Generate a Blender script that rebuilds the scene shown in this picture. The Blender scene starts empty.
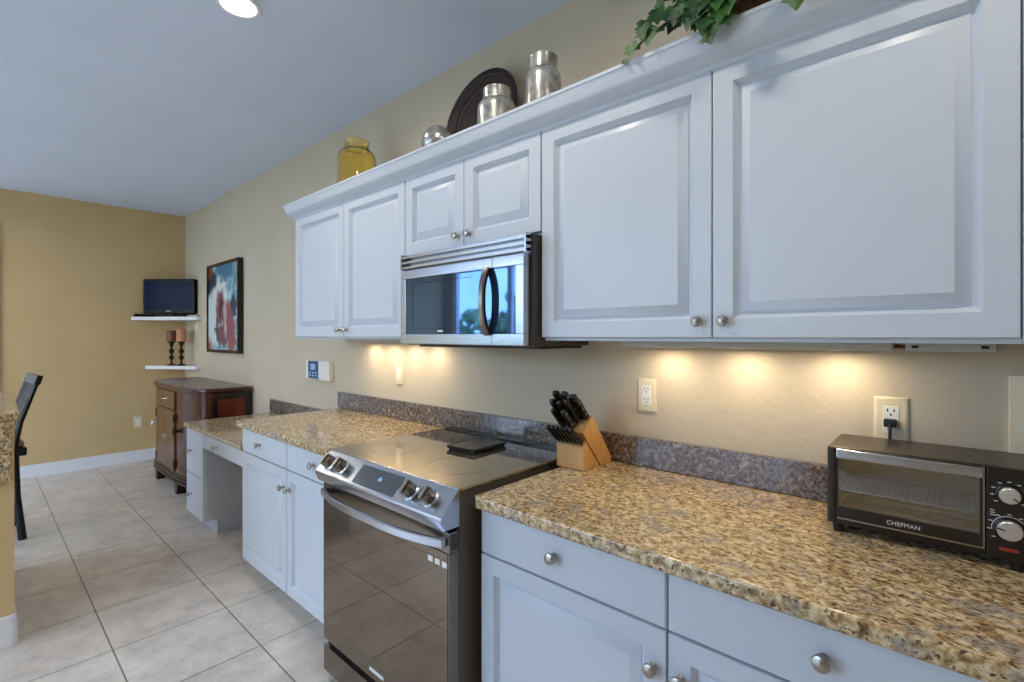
import bpy, bmesh, math, random
from mathutils import Vector, Matrix
random.seed(7)
R = math.radians
scn = bpy.context.scene
COL = scn.collection

# ------------------------------------------------------------------ camera, sky, exposure
CAM_Y, CAM_Z = -1.5912, 1.372
cam_d = bpy.data.cameras.new('camera')
cam_d.sensor_width = 36.0
cam_d.lens = 485.71 / 1024 * 36.0
cam_d.shift_y = -(341 - 336.26) / 1024
cam_d.clip_start = 0.02
cam = bpy.data.objects.new('camera', cam_d)
COL.objects.link(cam)
cam.location = (0, CAM_Y, CAM_Z)
cam.rotation_euler = (R(90), 0, R(42.0))
scn.camera = cam

vs = scn.view_settings
vs.view_transform = 'Standard'
vs.look = 'None'
vs.gamma = 1.0
vs.use_curve_mapping = False
vs.exposure = 0.12
scn.cycles.use_denoising = True
scn.cycles.max_bounces = 10
scn.cycles.diffuse_bounces = 5
scn.cycles.glossy_bounces = 5
scn.cycles.transmission_bounces = 8
scn.cycles.sample_clamp_indirect = 6.0
scn.cycles.caustics_reflective = False
scn.cycles.caustics_refractive = False

SKY_STRENGTH = 9.7
DOWN_W = 4.6          # each recessed ceiling light
UNDER_W = 0.48         # each puck under the wall cabinets

w = bpy.data.worlds.new('sky')
scn.world = w
w.use_nodes = True
nt = w.node_tree
nt.nodes.clear()
out = nt.nodes.new('ShaderNodeOutputWorld')
bg = nt.nodes.new('ShaderNodeBackground')
tc = nt.nodes.new('ShaderNodeTexCoord')
noi = nt.nodes.new('ShaderNodeTexNoise')
noi.inputs['Scale'].default_value = 3.0
noi.inputs['Detail'].default_value = 6
rmp = nt.nodes.new('ShaderNodeValToRGB')
rmp.color_ramp.elements[0].position = 0.42
rmp.color_ramp.elements[0].color = (0.35, 0.54, 0.90, 1)
rmp.color_ramp.elements[1].position = 0.66
rmp.color_ramp.elements[1].color = (0.88, 0.94, 1.0, 1)
nt.links.new(tc.outputs['Generated'], noi.inputs['Vector'])
nt.links.new(noi.outputs['Fac'], rmp.inputs['Fac'])
nt.links.new(rmp.outputs['Color'], bg.inputs['Color'])
nt.links.new(bg.outputs['Background'], out.inputs['Surface'])
bg.inputs['Strength'].default_value = SKY_STRENGTH

FL = 0.06              # floor level
CEIL = 2.706
XF, XR, YW = -6.35, 1.32, -4.6   # far wall, right wall, window wall


# ------------------------------------------------------------------ materials
def srgb(r, g, b):
    def f(c):
        c /= 255.0
        return c / 12.92 if c <= 0.04045 else ((c + 0.055) / 1.055) ** 2.4
    return (f(r), f(g), f(b), 1.0)


def mat(name, color, rough=0.5, metal=0.0, spec=0.5, **kw):
    m = bpy.data.materials.new(name)
    m.use_nodes = True
    b = m.node_tree.nodes['Principled BSDF']
    b.inputs['Base Color'].default_value = color
    b.inputs['Roughness'].default_value = rough
    b.inputs['Metallic'].default_value = metal
    b.inputs['Specular IOR Level'].default_value = spec
    for k, v in kw.items():
        b.inputs[k.replace('_', ' ')].default_value = v
    return m


def nodes(m):
    return m.node_tree.nodes, m.node_tree.links, m.node_tree.nodes['Principled BSDF']


def add_noise_color(m, c1, c2, scale=8, detail=4, lo=0.35, hi=0.65, stretch=(1, 1, 1), bump=0.0, bump_scale=None):
    n, l, b = nodes(m)
    t = n.new('ShaderNodeTexCoord')
    mp = n.new('ShaderNodeMapping')
    mp.inputs['Scale'].default_value = stretch
    l.new(t.outputs['Object'], mp.inputs['Vector'])
    x = n.new('ShaderNodeTexNoise')
    x.inputs['Scale'].default_value = scale
    x.inputs['Detail'].default_value = detail
    l.new(mp.outputs['Vector'], x.inputs['Vector'])
    r = n.new('ShaderNodeValToRGB')
    r.color_ramp.elements[0].position = lo
    r.color_ramp.elements[0].color = c1
    r.color_ramp.elements[1].position = hi
    r.color_ramp.elements[1].color = c2
    l.new(x.outputs['Fac'], r.inputs['Fac'])
    l.new(r.outputs['Color'], b.inputs['Base Color'])
    if bump:
        x2 = n.new('ShaderNodeTexNoise')
        x2.inputs['Scale'].default_value = bump_scale or scale
        x2.inputs['Detail'].default_value = 3
        l.new(mp.outputs['Vector'], x2.inputs['Vector'])
        bp = n.new('ShaderNodeBump')
        bp.inputs['Strength'].default_value = bump
        bp.inputs['Distance'].default_value = 0.004
        l.new(x2.outputs['Fac'], bp.inputs['Height'])
        l.new(bp.outputs['Normal'], b.inputs['Normal'])
    return m


M = {}
c = srgb(206, 190, 160)
M['wall'] = add_noise_color(mat('tan_wall_paint', c, 0.75, spec=0.25), srgb(203, 190, 167), srgb(207, 194, 171), 3, bump=0.5, bump_scale=26)
M['gold'] = add_noise_color(mat('golden_wall_paint', c, 0.75, spec=0.25), srgb(204, 176, 128), srgb(208, 180, 132), 3, bump=0.2, bump_scale=26)
M['ceil'] = add_noise_color(mat('ceiling_paint', c, 0.9, spec=0.1), srgb(214, 225, 243), srgb(218, 229, 247), 2)
M['cab'] = mat('white_thermofoil', srgb(202, 209, 218), 0.35, spec=0.45)
M['trim'] = mat('white_trim_paint', srgb(232, 232, 234), 0.4)
M['cream'] = mat('cream_plastic', srgb(228, 214, 182), 0.35)
M['lightpatch'] = mat('wall_light_patch', srgb(250, 238, 208), 0.5)  # pale colour standing in for window light on the wall
M['ivory'] = mat('white_plastic', srgb(238, 236, 230), 0.3)
M['slot'] = mat('dark_slot', srgb(30, 26, 24), 0.6)
M['nickel'] = mat('brushed_nickel', srgb(176, 170, 162), 0.28, 1.0)
M['steel'] = add_noise_color(mat('stainless_steel', c, 0.26, 1.0), srgb(172, 174, 180), srgb(190, 192, 198), 60, stretch=(0.05, 1, 6))
M['darksteel'] = mat('black_stainless', srgb(130, 121, 112), 0.25, 1.0)
M['rangesteel'] = mat('range_stainless', srgb(188, 191, 200), 0.24, 1.0)
M['black'] = mat('black_enamel', srgb(22, 21, 22), 0.22)
M['mwbody'] = mat('dark_microwave_casing', srgb(60, 54, 50), 0.4)
M['rangeside'] = mat('brown_grey_enamel', srgb(92, 84, 76), 0.35)
M['blackmatte'] = mat('black_plastic', srgb(24, 23, 23), 0.45)
M['ovenglass'] = mat('smoked_oven_glass', srgb(136, 124, 112), 0.03, 0.92)
M['cookglass'] = mat('black_ceramic_glass', srgb(172, 162, 146), 0.06, 0.85)
M['cookring'] = mat('burner_ring_print', srgb(150, 142, 130), 0.2, 0.85)
M['mwglass'] = mat('microwave_glass', srgb(78, 106, 146), 0.03, 0.85)
M['mwmesh'] = mat('microwave_screen', srgb(20, 24, 30), 0.2)
M['display'] = mat('grey_display_glass', srgb(96, 102, 106), 0.12, 0.5)
M['wood'] = add_noise_color(mat('beech_wood', c, 0.4), srgb(204, 152, 92), srgb(222, 176, 116), 14, stretch=(1, 6, 1))
M['mahog'] = add_noise_color(mat('dark_mahogany', c, 0.24, spec=0.6, Coat_Weight=0.15, Coat_Roughness=0.1), srgb(60, 25, 16), srgb(80, 34, 21), 6, stretch=(4, 4, 0.4))
M['mahogred'] = add_noise_color(mat('red_mahogany_panel', c, 0.25, spec=0.5), srgb(92, 36, 20), srgb(112, 46, 26), 6, stretch=(4, 4, 0.5))
M['walnut'] = add_noise_color(mat('brown_walnut_veneer', c, 0.3, spec=0.5), srgb(92, 60, 36), srgb(122, 84, 52), 9, stretch=(5, 5, 0.6))
M['darkwood'] = mat('near_black_wood', srgb(30, 18, 15), 0.25)
M['brass'] = mat('silver_pull', srgb(200, 196, 186), 0.25, 1.0)
M['chair'] = mat('black_lacquer', srgb(12, 11, 13), 0.25, spec=0.35)
M['leather'] = mat('brown_seat_leather', srgb(120, 80, 50), 0.5)
M['tvblack'] = mat('glossy_black_bezel', srgb(8, 9, 12), 0.25, spec=0.12)
M['screen'] = mat('dark_tv_screen', srgb(4, 16, 50), 0.2, spec=0.06)
M['candleholder'] = mat('dark_bronze_holder', srgb(44, 28, 20), 0.35, 0.5)
M['wax1'] = mat('brown_wax', srgb(120, 74, 58), 0.5)
M['wax2'] = mat('tan_wax', srgb(196, 138, 100), 0.5)
M['plate'] = mat('dark_lacquered_wicker', srgb(34, 18, 14), 0.36, spec=0.4)
M['handle'] = mat('knife_handle_black', srgb(22, 19, 18), 0.35)
M['bulb'] = None
M['wicker'] = add_noise_color(mat('brown_wicker', c, 0.7), srgb(86, 54, 34), srgb(140, 96, 62), 60)
M['stem'] = mat('brown_stem', srgb(96, 76, 50), 0.7)
M['leaf'] = add_noise_color(mat('ivy_leaf', c, 0.45, spec=0.35), srgb(14, 52, 26), srgb(62, 108, 40), 14, lo=0.35, hi=0.72)
M['dial'] = mat('pale_silver_dial', srgb(206, 202, 194), 0.35, 0.6)
M['red'] = mat('red_indicator', srgb(170, 60, 44), 0.3)
M['lettering'] = mat('white_print', srgb(225, 225, 225), 0.5)
M['toaster'] = mat('dark_bronze_metal', srgb(84, 74, 66), 0.32, 0.8)
M['toastin'] = mat('oven_liner', srgb(206, 202, 192), 0.35, 0.55)
M['toasterfront'] = mat('toaster_front_black', srgb(58, 52, 48), 0.3, 0.6)
M['bluelcd'] = mat('blue_panel', srgb(20, 82, 130), 0.25)
M['lcd'] = mat('pale_lcd', srgb(150, 190, 225), 0.25)
M['bouncepaving'] = add_noise_color(mat('pale_bounce_paving', c, 0.8), srgb(196, 190, 182), srgb(214, 208, 200), 3)
M['hedge'] = add_noise_color(mat('hedge_leaves', c, 0.7), srgb(40, 80, 46), srgb(140, 176, 120), 9)
M['lightgrey'] = mat('light_grey_metal', srgb(190, 188, 184), 0.4)


def emit(name, color, s):
    m = bpy.data.materials.new(name)
    m.use_nodes = True
    n = m.node_tree.nodes
    n.clear()
    o = n.new('ShaderNodeOutputMaterial')
    e = n.new('ShaderNodeEmission')
    e.inputs['Color'].default_value = color
    e.inputs['Strength'].default_value = s
    m.node_tree.links.new(e.outputs[0], o.inputs['Surface'])
    return m


M['bulb'] = emit('lit_downlight', (1, 0.97, 0.92, 1), 9)
M['puck'] = emit('lit_puck', (1, 0.86, 0.62, 1), 2.5)


def pane(name, tint=(1, 1, 1, 1), refl=0.08):
    m = bpy.data.materials.new(name)
    m.use_nodes = True
    n = m.node_tree.nodes
    n.clear()
    o = n.new('ShaderNodeOutputMaterial')
    t = n.new('ShaderNodeBsdfTransparent')
    t.inputs['Color'].default_value = tint
    g = n.new('ShaderNodeBsdfGlossy')
    g.inputs['Roughness'].default_value = 0.02
    x = n.new('ShaderNodeMixShader')
    x.inputs['Fac'].default_value = refl
    l = m.node_tree.links
    l.new(t.outputs[0], x.inputs[1])
    l.new(g.outputs[0], x.inputs[2])
    l.new(x.outputs[0], o.inputs['Surface'])
    return m


M['pane'] = pane('window_glass', (0.97, 0.985, 1, 1), 0.06)
M['toastglass'] = pane('toaster_door_glass', (0.90, 0.91, 0.90, 1), 0.20)


def glass(name, col, rough, ior=1.45):
    m = mat(name, col, rough)
    b = m.node_tree.nodes['Principled BSDF']
    b.inputs['Transmission Weight'].default_value = 1.0
    b.inputs['IOR'].default_value = ior
    return m


M['amber'] = glass('amber_glass', srgb(255, 236, 165), 0.0, 1.45)
M['mercury'] = add_noise_color(mat('mercury_glass', c, 0.27, 0.7), srgb(160, 158, 150), srgb(206, 204, 198), 30, lo=0.4, hi=0.6)


def granite(name, stops, greys, greyamt, dark=0.38):
    m = mat(name, c, 0.12, spec=0.5)
    n, l, b = nodes(m)
    t = n.new('ShaderNodeTexCoord')
    mp = n.new('ShaderNodeMapping')
    mp.inputs['Scale'].default_value = (1.0, 1.35, 1.0)
    mp.inputs['Rotation'].default_value = (0, 0, 0.5)
    l.new(t.outputs['Object'], mp.inputs['Vector'])

    def noise(scale, det, dist=0.0):
        x = n.new('ShaderNodeTexNoise')
        x.inputs['Scale'].default_value = scale
        x.inputs['Detail'].default_value = det
        x.inputs['Distortion'].default_value = dist
        l.new(mp.outputs['Vector'], x.inputs['Vector'])
        return x.outputs['Fac']

    def ramp(fac, stops):
        r = n.new('ShaderNodeValToRGB')
        e = r.color_ramp.elements
        e[0].position, e[0].color = stops[0]
        e[1].position, e[1].color = stops[-1]
        for p, cc in stops[1:-1]:
            k = e.new(p)
            k.color = cc
        l.new(fac, r.inputs['Fac'])
        return r.outputs['Color']

    def mix(fac, a, bb):
        x = n.new('ShaderNodeMix')
        x.data_type = 'RGBA'
        l.new(fac, x.inputs['Factor'])
        l.new(a, x.inputs[6])
        l.new(bb, x.inputs[7])
        return x.outputs[2]
    base = ramp(noise(70, 5, 0.5), stops)
    grey = ramp(noise(110, 4), greys)
    fg = ramp(noise(16, 3), [(greyamt, (0, 0, 0, 1)), (greyamt + 0.12, (0.8, 0.8, 0.8, 1))])
    x1 = mix(fg, base, grey)
    bk = ramp(noise(160, 2, 0.4), [(0.3, srgb(44, 36, 32)), (0.7, srgb(110, 84, 62))])
    fb = ramp(noise(105, 4, 0.6), [(dark, (1, 1, 1, 1)), (dark + 0.07, (0, 0, 0, 1))])
    x2 = mix(fb, x1, bk)
    l.new(x2, b.inputs['Base Color'])
    return m


GREY = [(0.3, srgb(96, 88, 80)), (0.7, srgb(190, 180, 166))]
M['granite'] = granite('tan_speckled_granite', [(0.33, srgb(116, 92, 60)), (0.46, srgb(176, 148, 104)), (0.57, srgb(208, 186, 146)), (0.7, srgb(224, 208, 178))], GREY, 0.54, 0.365)
M['granitegreylit'] = granite('granite_in_grey_light', [(0.33, srgb(70, 60, 52)), (0.46, srgb(116, 104, 92)), (0.57, srgb(150, 140, 130)), (0.7, srgb(176, 168, 160))],  # same stone as the counters; the upright face's greyer light is in its colour
                           [(0.3, srgb(62, 60, 64)), (0.7, srgb(140, 138, 144))], 0.44, 0.42)


def tile():
    m = mat('beige_floor_tile', c, 0.3, spec=0.45)
    n, l, b = nodes(m)
    t = n.new('ShaderNodeTexCoord')
    mp = n.new('ShaderNodeMapping')
    TS = 0.4265
    mp.inputs['Location'].default_value = (2.597 + TS * 20, 1.1985 + TS * 20, 0)
    l.new(t.outputs['Object'], mp.inputs['Vector'])
    br = n.new('ShaderNodeTexBrick')
    br.offset = 0.0
    br.squash = 1.0
    br.inputs['Scale'].default_value = 1.0
    br.inputs['Brick Width'].default_value = TS
    br.inputs['Row Height'].default_value = TS
    br.inputs['Mortar Size'].default_value = 0.0032
    br.inputs['Mortar Smooth'].default_value = 0.3
    br.inputs['Bias'].default_value = 0.0
    br.inputs['Color1'].default_value = srgb(228, 217, 204)
    br.inputs['Color2'].default_value = srgb(235, 225, 212)
    br.inputs['Mortar'].default_value = srgb(138, 130, 122)
    l.new(mp.outputs['Vector'], br.inputs['Vector'])
    x = n.new('ShaderNodeTexNoise')
    x.inputs['Scale'].default_value = 8
    x.inputs['Detail'].default_value = 12
    x.inputs['Roughness'].default_value = 0.74
    l.new(t.outputs['Object'], x.inputs['Vector'])
    r = n.new('ShaderNodeValToRGB')
    r.color_ramp.elements[0].position = 0.3
    r.color_ramp.elements[0].color = (0.62, 0.61, 0.60, 1)
    r.color_ramp.elements[1].position = 0.7
    r.color_ramp.elements[1].color = (1, 1, 1, 1)
    l.new(x.outputs['Fac'], r.inputs['Fac'])
    mx = n.new('ShaderNodeMix')
    mx.data_type = 'RGBA'
    mx.blend_type = 'MULTIPLY'
    mx.inputs['Factor'].default_value = 1
    l.new(br.outputs['Color'], mx.inputs[6])
    l.new(r.outputs['Color'], mx.inputs[7])
    l.new(mx.outputs[2], b.inputs['Base Color'])
    bp = n.new('ShaderNodeBump')
    bp.inputs['Strength'].default_value = 0.4
    bp.inputs['Distance'].default_value = 0.002
    bp.invert = True
    l.new(br.outputs['Fac'], bp.inputs['Height'])
    l.new(bp.outputs['Normal'], b.inputs['Normal'])
    return m


M['tile'] = tile()


def painting_mat():
    # abstract bloom: teal ground, pale sweep, maroon petals
    m = mat('abstract_painting', c, 0.45)
    n, l, b = nodes(m)
    t = n.new('ShaderNodeTexCoord')
    nz = n.new('ShaderNodeTexNoise')
    nz.inputs['Scale'].default_value = 7
    nz.inputs['Detail'].default_value = 9
    nz.inputs['Roughness'].default_value = 0.68
    l.new(t.outputs['Object'], nz.inputs['Vector'])
    add = n.new('ShaderNodeMix')
    add.data_type = 'VECTOR'
    add.inputs['Factor'].default_value = 0.22
    l.new(t.outputs['Object'], add.inputs[4])
    l.new(nz.outputs['Color'], add.inputs[5])

    def blob(x, z, rx, rz, soft=0.72):
        mp = n.new('ShaderNodeMapping')
        # distorted coord ~ 0.78*p + 0.22*noise(≈.5)
        mp.inputs['Location'].default_value = (-(0.78 * x + 0.11) / rx, 0, -(0.78 * z + 0.11) / rz)
        mp.inputs['Scale'].default_value = (1 / rx, 0, 1 / rz)
        l.new(add.outputs[1], mp.inputs['Vector'])
        g = n.new('ShaderNodeVectorMath')
        g.operation = 'LENGTH'
        l.new(mp.outputs['Vector'], g.inputs[0])
        r = n.new('ShaderNodeMapRange')
        r.inputs['From Min'].default_value = 1.0
        r.inputs['From Max'].default_value = soft
        l.new(g.outputs['Value'], r.inputs['Value'])
        return r.outputs['Result']

    def mixc(fac, a, col):
        x = n.new('ShaderNodeMix')
        x.data_type = 'RGBA'
        l.new(fac, x.inputs['Factor'])
        l.new(a, x.inputs[6])
        x.inputs[7].default_value = col
        return x.outputs[2]
    nb = n.new('ShaderNodeTexNoise')
    nb.inputs['Scale'].default_value = 7
    nb.inputs['Detail'].default_value = 8
    nb.inputs['Distortion'].default_value = 1.6
    l.new(t.outputs['Object'], nb.inputs['Vector'])
    r = n.new('ShaderNodeValToRGB')
    e = r.color_ramp.elements
    e[0].position, e[0].color = 0.3, srgb(64, 124, 144)
    e[1].position, e[1].color = 0.68, srgb(206, 226, 226)
    k = e.new(0.5)
    k.color = srgb(150, 190, 198)
    l.new(nb.outputs['Fac'], r.inputs['Fac'])
    a = r.outputs['Color']
    a = mixc(blob(-0.36, 0.12, 0.20, 0.28), a, srgb(16, 44, 62))
    a = mixc(blob(-0.42, 0.37, 0.14, 0.09), a, srgb(132, 70, 44))
    a = mixc(blob(-0.42, -0.36, 0.12, 0.10), a, srgb(150, 86, 70))
    a = mixc(blob(0.05, 0.36, 0.22, 0.10), a, srgb(60, 120, 150))
    a = mixc(blob(-0.25, -0.10, 0.18, 0.25), a, srgb(206, 222, 222))
    a = mixc(blob(-0.06, 0.13, 0.17, 0.13), a, srgb(222, 224, 222))
    a = mixc(blob(-0.06, 0.0, 0.11, 0.15), a, srgb(136, 84, 94))
    a = mixc(blob(0.17, -0.13, 0.13, 0.17), a, srgb(150, 86, 96))
    a = mixc(blob(0.0, -0.27, 0.15, 0.09), a, srgb(122, 80, 94))
    a = mixc(blob(0.24, -0.30, 0.08, 0.09), a, srgb(150, 84, 90))
    a = mixc(blob(0.30, 0.02, 0.05, 0.10), a, srgb(52, 70, 96))
    a = mixc(blob(-0.16, -0.19, 0.04, 0.10), a, srgb(60, 66, 84))
    a = mixc(blob(0.07, -0.10, 0.035, 0.16), a, srgb(196, 170, 172))
    a = mixc(blob(-0.05, 0.0, 0.035, 0.07), a, srgb(60, 26, 34))
    l.new(a, b.inputs['Base Color'])
    return m


M['paint'] = painting_mat()


# ------------------------------------------------------------------ mesh helpers
class MB:
    """collects shapes (world coordinates) that become ONE mesh object"""

    def __init__(s):
        s.bm = bmesh.new()

    def box(s, x0, x1, y0, y1, z0, z1, bev=0.0, seg=2):
        r = bmesh.ops.create_cube(s.bm, size=1.0)
        vv = r['verts']
        for v in vv:
            v.co = Vector(((x0 + x1) / 2 + v.co.x * (x1 - x0), (y0 + y1) / 2 + v.co.y * (y1 - y0), (z0 + z1) / 2 + v.co.z * (z1 - z0)))
        if bev > 0:
            ee = list({e for v in vv for e in v.link_edges})
            bmesh.ops.bevel(s.bm, geom=ee, offset=bev, segments=seg, profile=0.5, affect='EDGES')
        return s

    def prism(s, pts, axis, a0, a1, bev=0.0):
        """polygon pts in the two other axes (in xyz order), extruded along axis"""
        def mk(p, a):
            if axis == 'x':
                return Vector((a, p[0], p[1]))
            if axis == 'y':
                return Vector((p[0], a, p[1]))
            return Vector((p[0], p[1], a))
        A = [s.bm.verts.new(mk(p, a0)) for p in pts]
        B = [s.bm.verts.new(mk(p, a1)) for p in pts]
        fs = [s.bm.faces.new(A), s.bm.faces.new(list(reversed(B)))]
        n = len(pts)
        for i in range(n):
            fs.append(s.bm.faces.new([A[i], B[i], B[(i + 1) % n], A[(i + 1) % n]]))
        bmesh.ops.recalc_face_normals(s.bm, faces=fs)
        if bev > 0:
            ee = list({e for f in fs for e in f.edges})
            bmesh.ops.bevel(s.bm, geom=ee, offset=bev, segments=2, profile=0.5, affect='EDGES')
        return s

    def rings(s, rings, cap=True, close=False):
        vs_ = [[s.bm.verts.new(p) for p in rg] for rg in rings]
        n = len(rings[0])
        fs = []
        k = len(vs_)
        for i in range(k if close else k - 1):
            a, b2 = vs_[i], vs_[(i + 1) % k]
            for j in range(n):
                fs.append(s.bm.faces.new([a[j], a[(j + 1) % n], b2[(j + 1) % n], b2[j]]))
        if cap and not close:
            fs.append(s.bm.faces.new(list(reversed(vs_[0]))))
            fs.append(s.bm.faces.new(vs_[-1]))
        bmesh.ops.recalc_face_normals(s.bm, faces=fs)
        return s

    def lathe(s, prof, o=(0, 0, 0), axis=(0, 0, 1), seg=24, cap=True, close=False):
        """profile (radius, height along axis) turned about the axis through o"""
        ax = Vector(axis).normalized()
        q = Vector((0, 0, 1)).rotation_difference(ax).to_matrix()
        o = Vector(o)
        rg = []
        for r_, h in prof:
            r_ = max(r_, 0.0004)
            rg.append([o + q @ Vector((r_ * math.cos(2 * math.pi * j / seg), r_ * math.sin(2 * math.pi * j / seg), h)) for j in range(seg)])
        return s.rings(rg, cap, close)

    def cyl(s, p0, p1, r0, r1=None, seg=16):
        p0, p1 = Vector(p0), Vector(p1)
        return s.lathe([(r0, 0), (r0 if r1 is None else r1, (p1 - p0).length)], p0, p1 - p0, seg)

    def tube(s, path, r, seg=8):
        P = [Vector(p) for p in path]
        rr = r if isinstance(r, (list, tuple)) else [r] * len(P)
        rg = []
        up = None
        for i, p in enumerate(P):
            t = (P[min(i + 1, len(P) - 1)] - P[max(i - 1, 0)]).normalized()
            if up is None:
                up = Vector((0, 0, 1)) if abs(t.z) < 0.9 else Vector((1, 0, 0))
            a = t.cross(up).normalized()
            up = a.cross(t).normalized()
            rg.append([p + rr[i] * (a * math.cos(2 * math.pi * j / seg) + up * math.sin(2 * math.pi * j / seg)) for j in range(seg)])
        return s.rings(rg)

    def sweep(s, path, prof):
        """profile points (side, up) swept along path with fixed frame given per path point (p, a, b)"""
        rg = []
        for p, a, b2 in path:
            rg.append([Vector(p) + Vector(a) * u + Vector(b2) * v for u, v in prof])
        return s.rings(rg)

    def build(s, name, m, parent=None, smooth=35):
        me = bpy.data.meshes.new(name)
        s.bm.normal_update()
        s.bm.to_mesh(me)
        s.bm.free()
        o = bpy.data.objects.new(name, me)
        COL.objects.link(o)
        xs = [v.co for v in me.vertices]
        lo = Vector((min(v.x for v in xs), min(v.y for v in xs), min(v.z for v in xs)))
        hi = Vector((max(v.x for v in xs), max(v.y for v in xs), max(v.z for v in xs)))
        org = (lo + hi) / 2
        if parent is None:
            org.z = lo.z
        me.transform(Matrix.Translation(-org))
        base = WORLD.get(parent.name, Vector((0, 0, 0))) if parent else Vector((0, 0, 0))
        o.location = org - base
        WORLD[o.name] = org
        if parent:
            o.parent = parent
        if m:
            me.materials.append(m)
        if smooth:
            for p in me.polygons:
                p.use_smooth = True
            me.set_sharp_from_angle(angle=R(smooth))
            wn = o.modifiers.new('weighted_normals', 'WEIGHTED_NORMAL')
            wn.keep_sharp = True
            wn.weight = 60
        return o


WORLD = {}


def tag(o, label, cat, group=None, kind=None):
    o['label'] = label
    o['category'] = cat
    if group:
        o['group'] = group
    if kind:
        o['kind'] = kind
    return o


def struct(o):
    o['kind'] = 'structure'
    return o


def thing(name, loc, label, cat, group=None):
    o = bpy.data.objects.new(name, None)
    o.empty_display_size = 0.1
    COL.objects.link(o)
    o.location = loc
    WORLD[o.name] = Vector(loc)
    return tag(o, label, cat, group)


def dup(root, loc, label, rot=None, group=None):
    r = root.copy()
    COL.objects.link(r)
    r.location = loc
    if rot is not None:
        r.rotation_euler = rot
    r['label'] = label
    if group:
        r['group'] = group
    for ch in list(root.children):
        k = ch.copy()
        COL.objects.link(k)
        k.parent = r
        for g in list(ch.children):
            d = g.copy()
            COL.objects.link(d)
            d.parent = k
    return r


def text_mb(txt, size, origin, xdir, ydir, depth=0.0006, align='CENTER'):
    """solid lettering: origin, direction of reading, direction up"""
    cu = bpy.data.curves.new('lettering_curve', 'FONT')
    cu.body = txt
    cu.size = size
    cu.align_x = align
    cu.align_y = 'CENTER'
    cu.extrude = depth
    cu.resolution_u = 3
    tmp = bpy.data.objects.new('lettering_curve', cu)
    COL.objects.link(tmp)
    dg = bpy.context.evaluated_depsgraph_get()
    me = bpy.data.meshes.new_from_object(tmp.evaluated_get(dg))
    bpy.data.objects.remove(tmp)
    bpy.data.curves.remove(cu)
    x = Vector(xdir).normalized()
    y = Vector(ydir).normalized()
    z = x.cross(y)
    mx = Matrix((x, y, z)).transposed().to_4x4()
    mx.translation = Vector(origin)
    me.transform(mx)
    mb = MB()
    mb.bm.from_mesh(me)
    bpy.data.meshes.remove(me)
    return mb


PROFILE = [(0.0, 0.004), (0.0015, 0.001), (0.004, 0.0), (0.048, 0.0), (0.0495, 0.001), (0.053, 0.007), (0.057, 0.0135), (0.060, 0.0165), (0.0635, 0.0165),
           (0.065, 0.0145), (0.067, 0.0142), (0.0865, 0.0008), (0.0885, 0.0002)]


def panel_door(mb, x0, x1, z0, z1, yf, t=0.0207, prof=PROFILE):
    """raised-panel front facing -y, front plane at y = yf"""
    rg = [[(x0, yf + t, z0), (x1, yf + t, z0), (x1, yf + t, z1), (x0, yf + t, z1)]]
    for i, d in prof:
        rg.append([(x0 + i, yf + d, z0 + i), (x1 - i, yf + d, z0 + i), (x1 - i, yf + d, z1 - i), (x0 + i, yf + d, z1 - i)])
    mb.rings(rg)
    return mb


SLAB = [(0.0, 0.005), (0.002, 0.0015), (0.005, 0.0), (0.02, 0.0)]


def knob(parent, x, y, z, r=0.016, name='knob'):
    """mushroom knob on a front facing -y at plane y"""
    k = r / 0.016
    prof = [(0.009 * k, 0), (0.008 * k, 0.002), (0.0055 * k, 0.005), (0.0055 * k, 0.013), (0.009 * k, 0.016), (0.0155 * k, 0.019),
            (0.016 * k, 0.022), (0.0145 * k, 0.0255), (0.009 * k, 0.028), (0.001, 0.029)]
    return MB().lathe(prof, (x, y, z), (0, -1, 0), 20).build(name, M['nickel'], parent)


# ------------------------------------------------------------------ room
struct(MB().box(XF, XR, YW - 0.15, 0, FL - 0.1, FL).build('floor', M['tile'], smooth=0))
fl = bpy.data.objects['floor']
fl.data.transform(Matrix.Translation(fl.location))     # tile grid is laid out from the world origin
fl.location = (0, 0, 0)
struct(MB().box(XF - 0.12, XR + 0.12, YW - 0.15, 0.12, CEIL, CEIL + 0.1).build('ceiling', M['ceil'], smooth=0))
struct(MB().box(XF - 0.12, XR + 0.12, 0, 0.12, FL - 0.1, CEIL).build('wall_back', M['wall'], smooth=0))
struct(MB().box(XF - 0.12, XF, YW - 0.15, 0, FL - 0.1, CEIL).build('wall_left', M['gold'], smooth=0))
struct(MB().box(XR, XR + 0.12, YW - 0.15, 0, FL - 0.1, CEIL).build('wall_right', M['wall'], smooth=0))
WX0, WX1, WZ1 = -6.15, -1.2, 2.48
ww = MB()
ww.box(XF, WX0, YW - 0.15, YW, FL, CEIL)
ww.box(WX1, XR, YW - 0.15, YW, FL, CEIL)
ww.box(WX0, WX1, YW - 0.15, YW, WZ1, CEIL)
struct(ww.build('wall_front', M['gold'], smooth=0))
NW = 4
win = MB()
win.box(WX0, WX1, YW - 0.11, YW - 0.04, FL, FL + 0.06)
win.box(WX0, WX1, YW - 0.11, YW - 0.04, WZ1 - 0.06, WZ1)
for i in range(NW + 1):
    x = WX0 + (WX1 - WX0) * i / NW
    win.box(max(WX0, x - 0.04), min(WX1, x + 0.04), YW - 0.11, YW - 0.04, FL + 0.06, WZ1 - 0.06)
wf = struct(win.build('window_1', M['trim'], smooth=0))
for i in range(NW):
    a = WX0 + (WX1 - WX0) * i / NW + 0.04
    b2 = WX0 + (WX1 - WX0) * (i + 1) / NW - 0.04
    MB().box(a, b2, YW - 0.08, YW - 0.074, FL + 0.06, WZ1 - 0.06).build('pane', M['pane'], wf, smooth=0)
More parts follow.
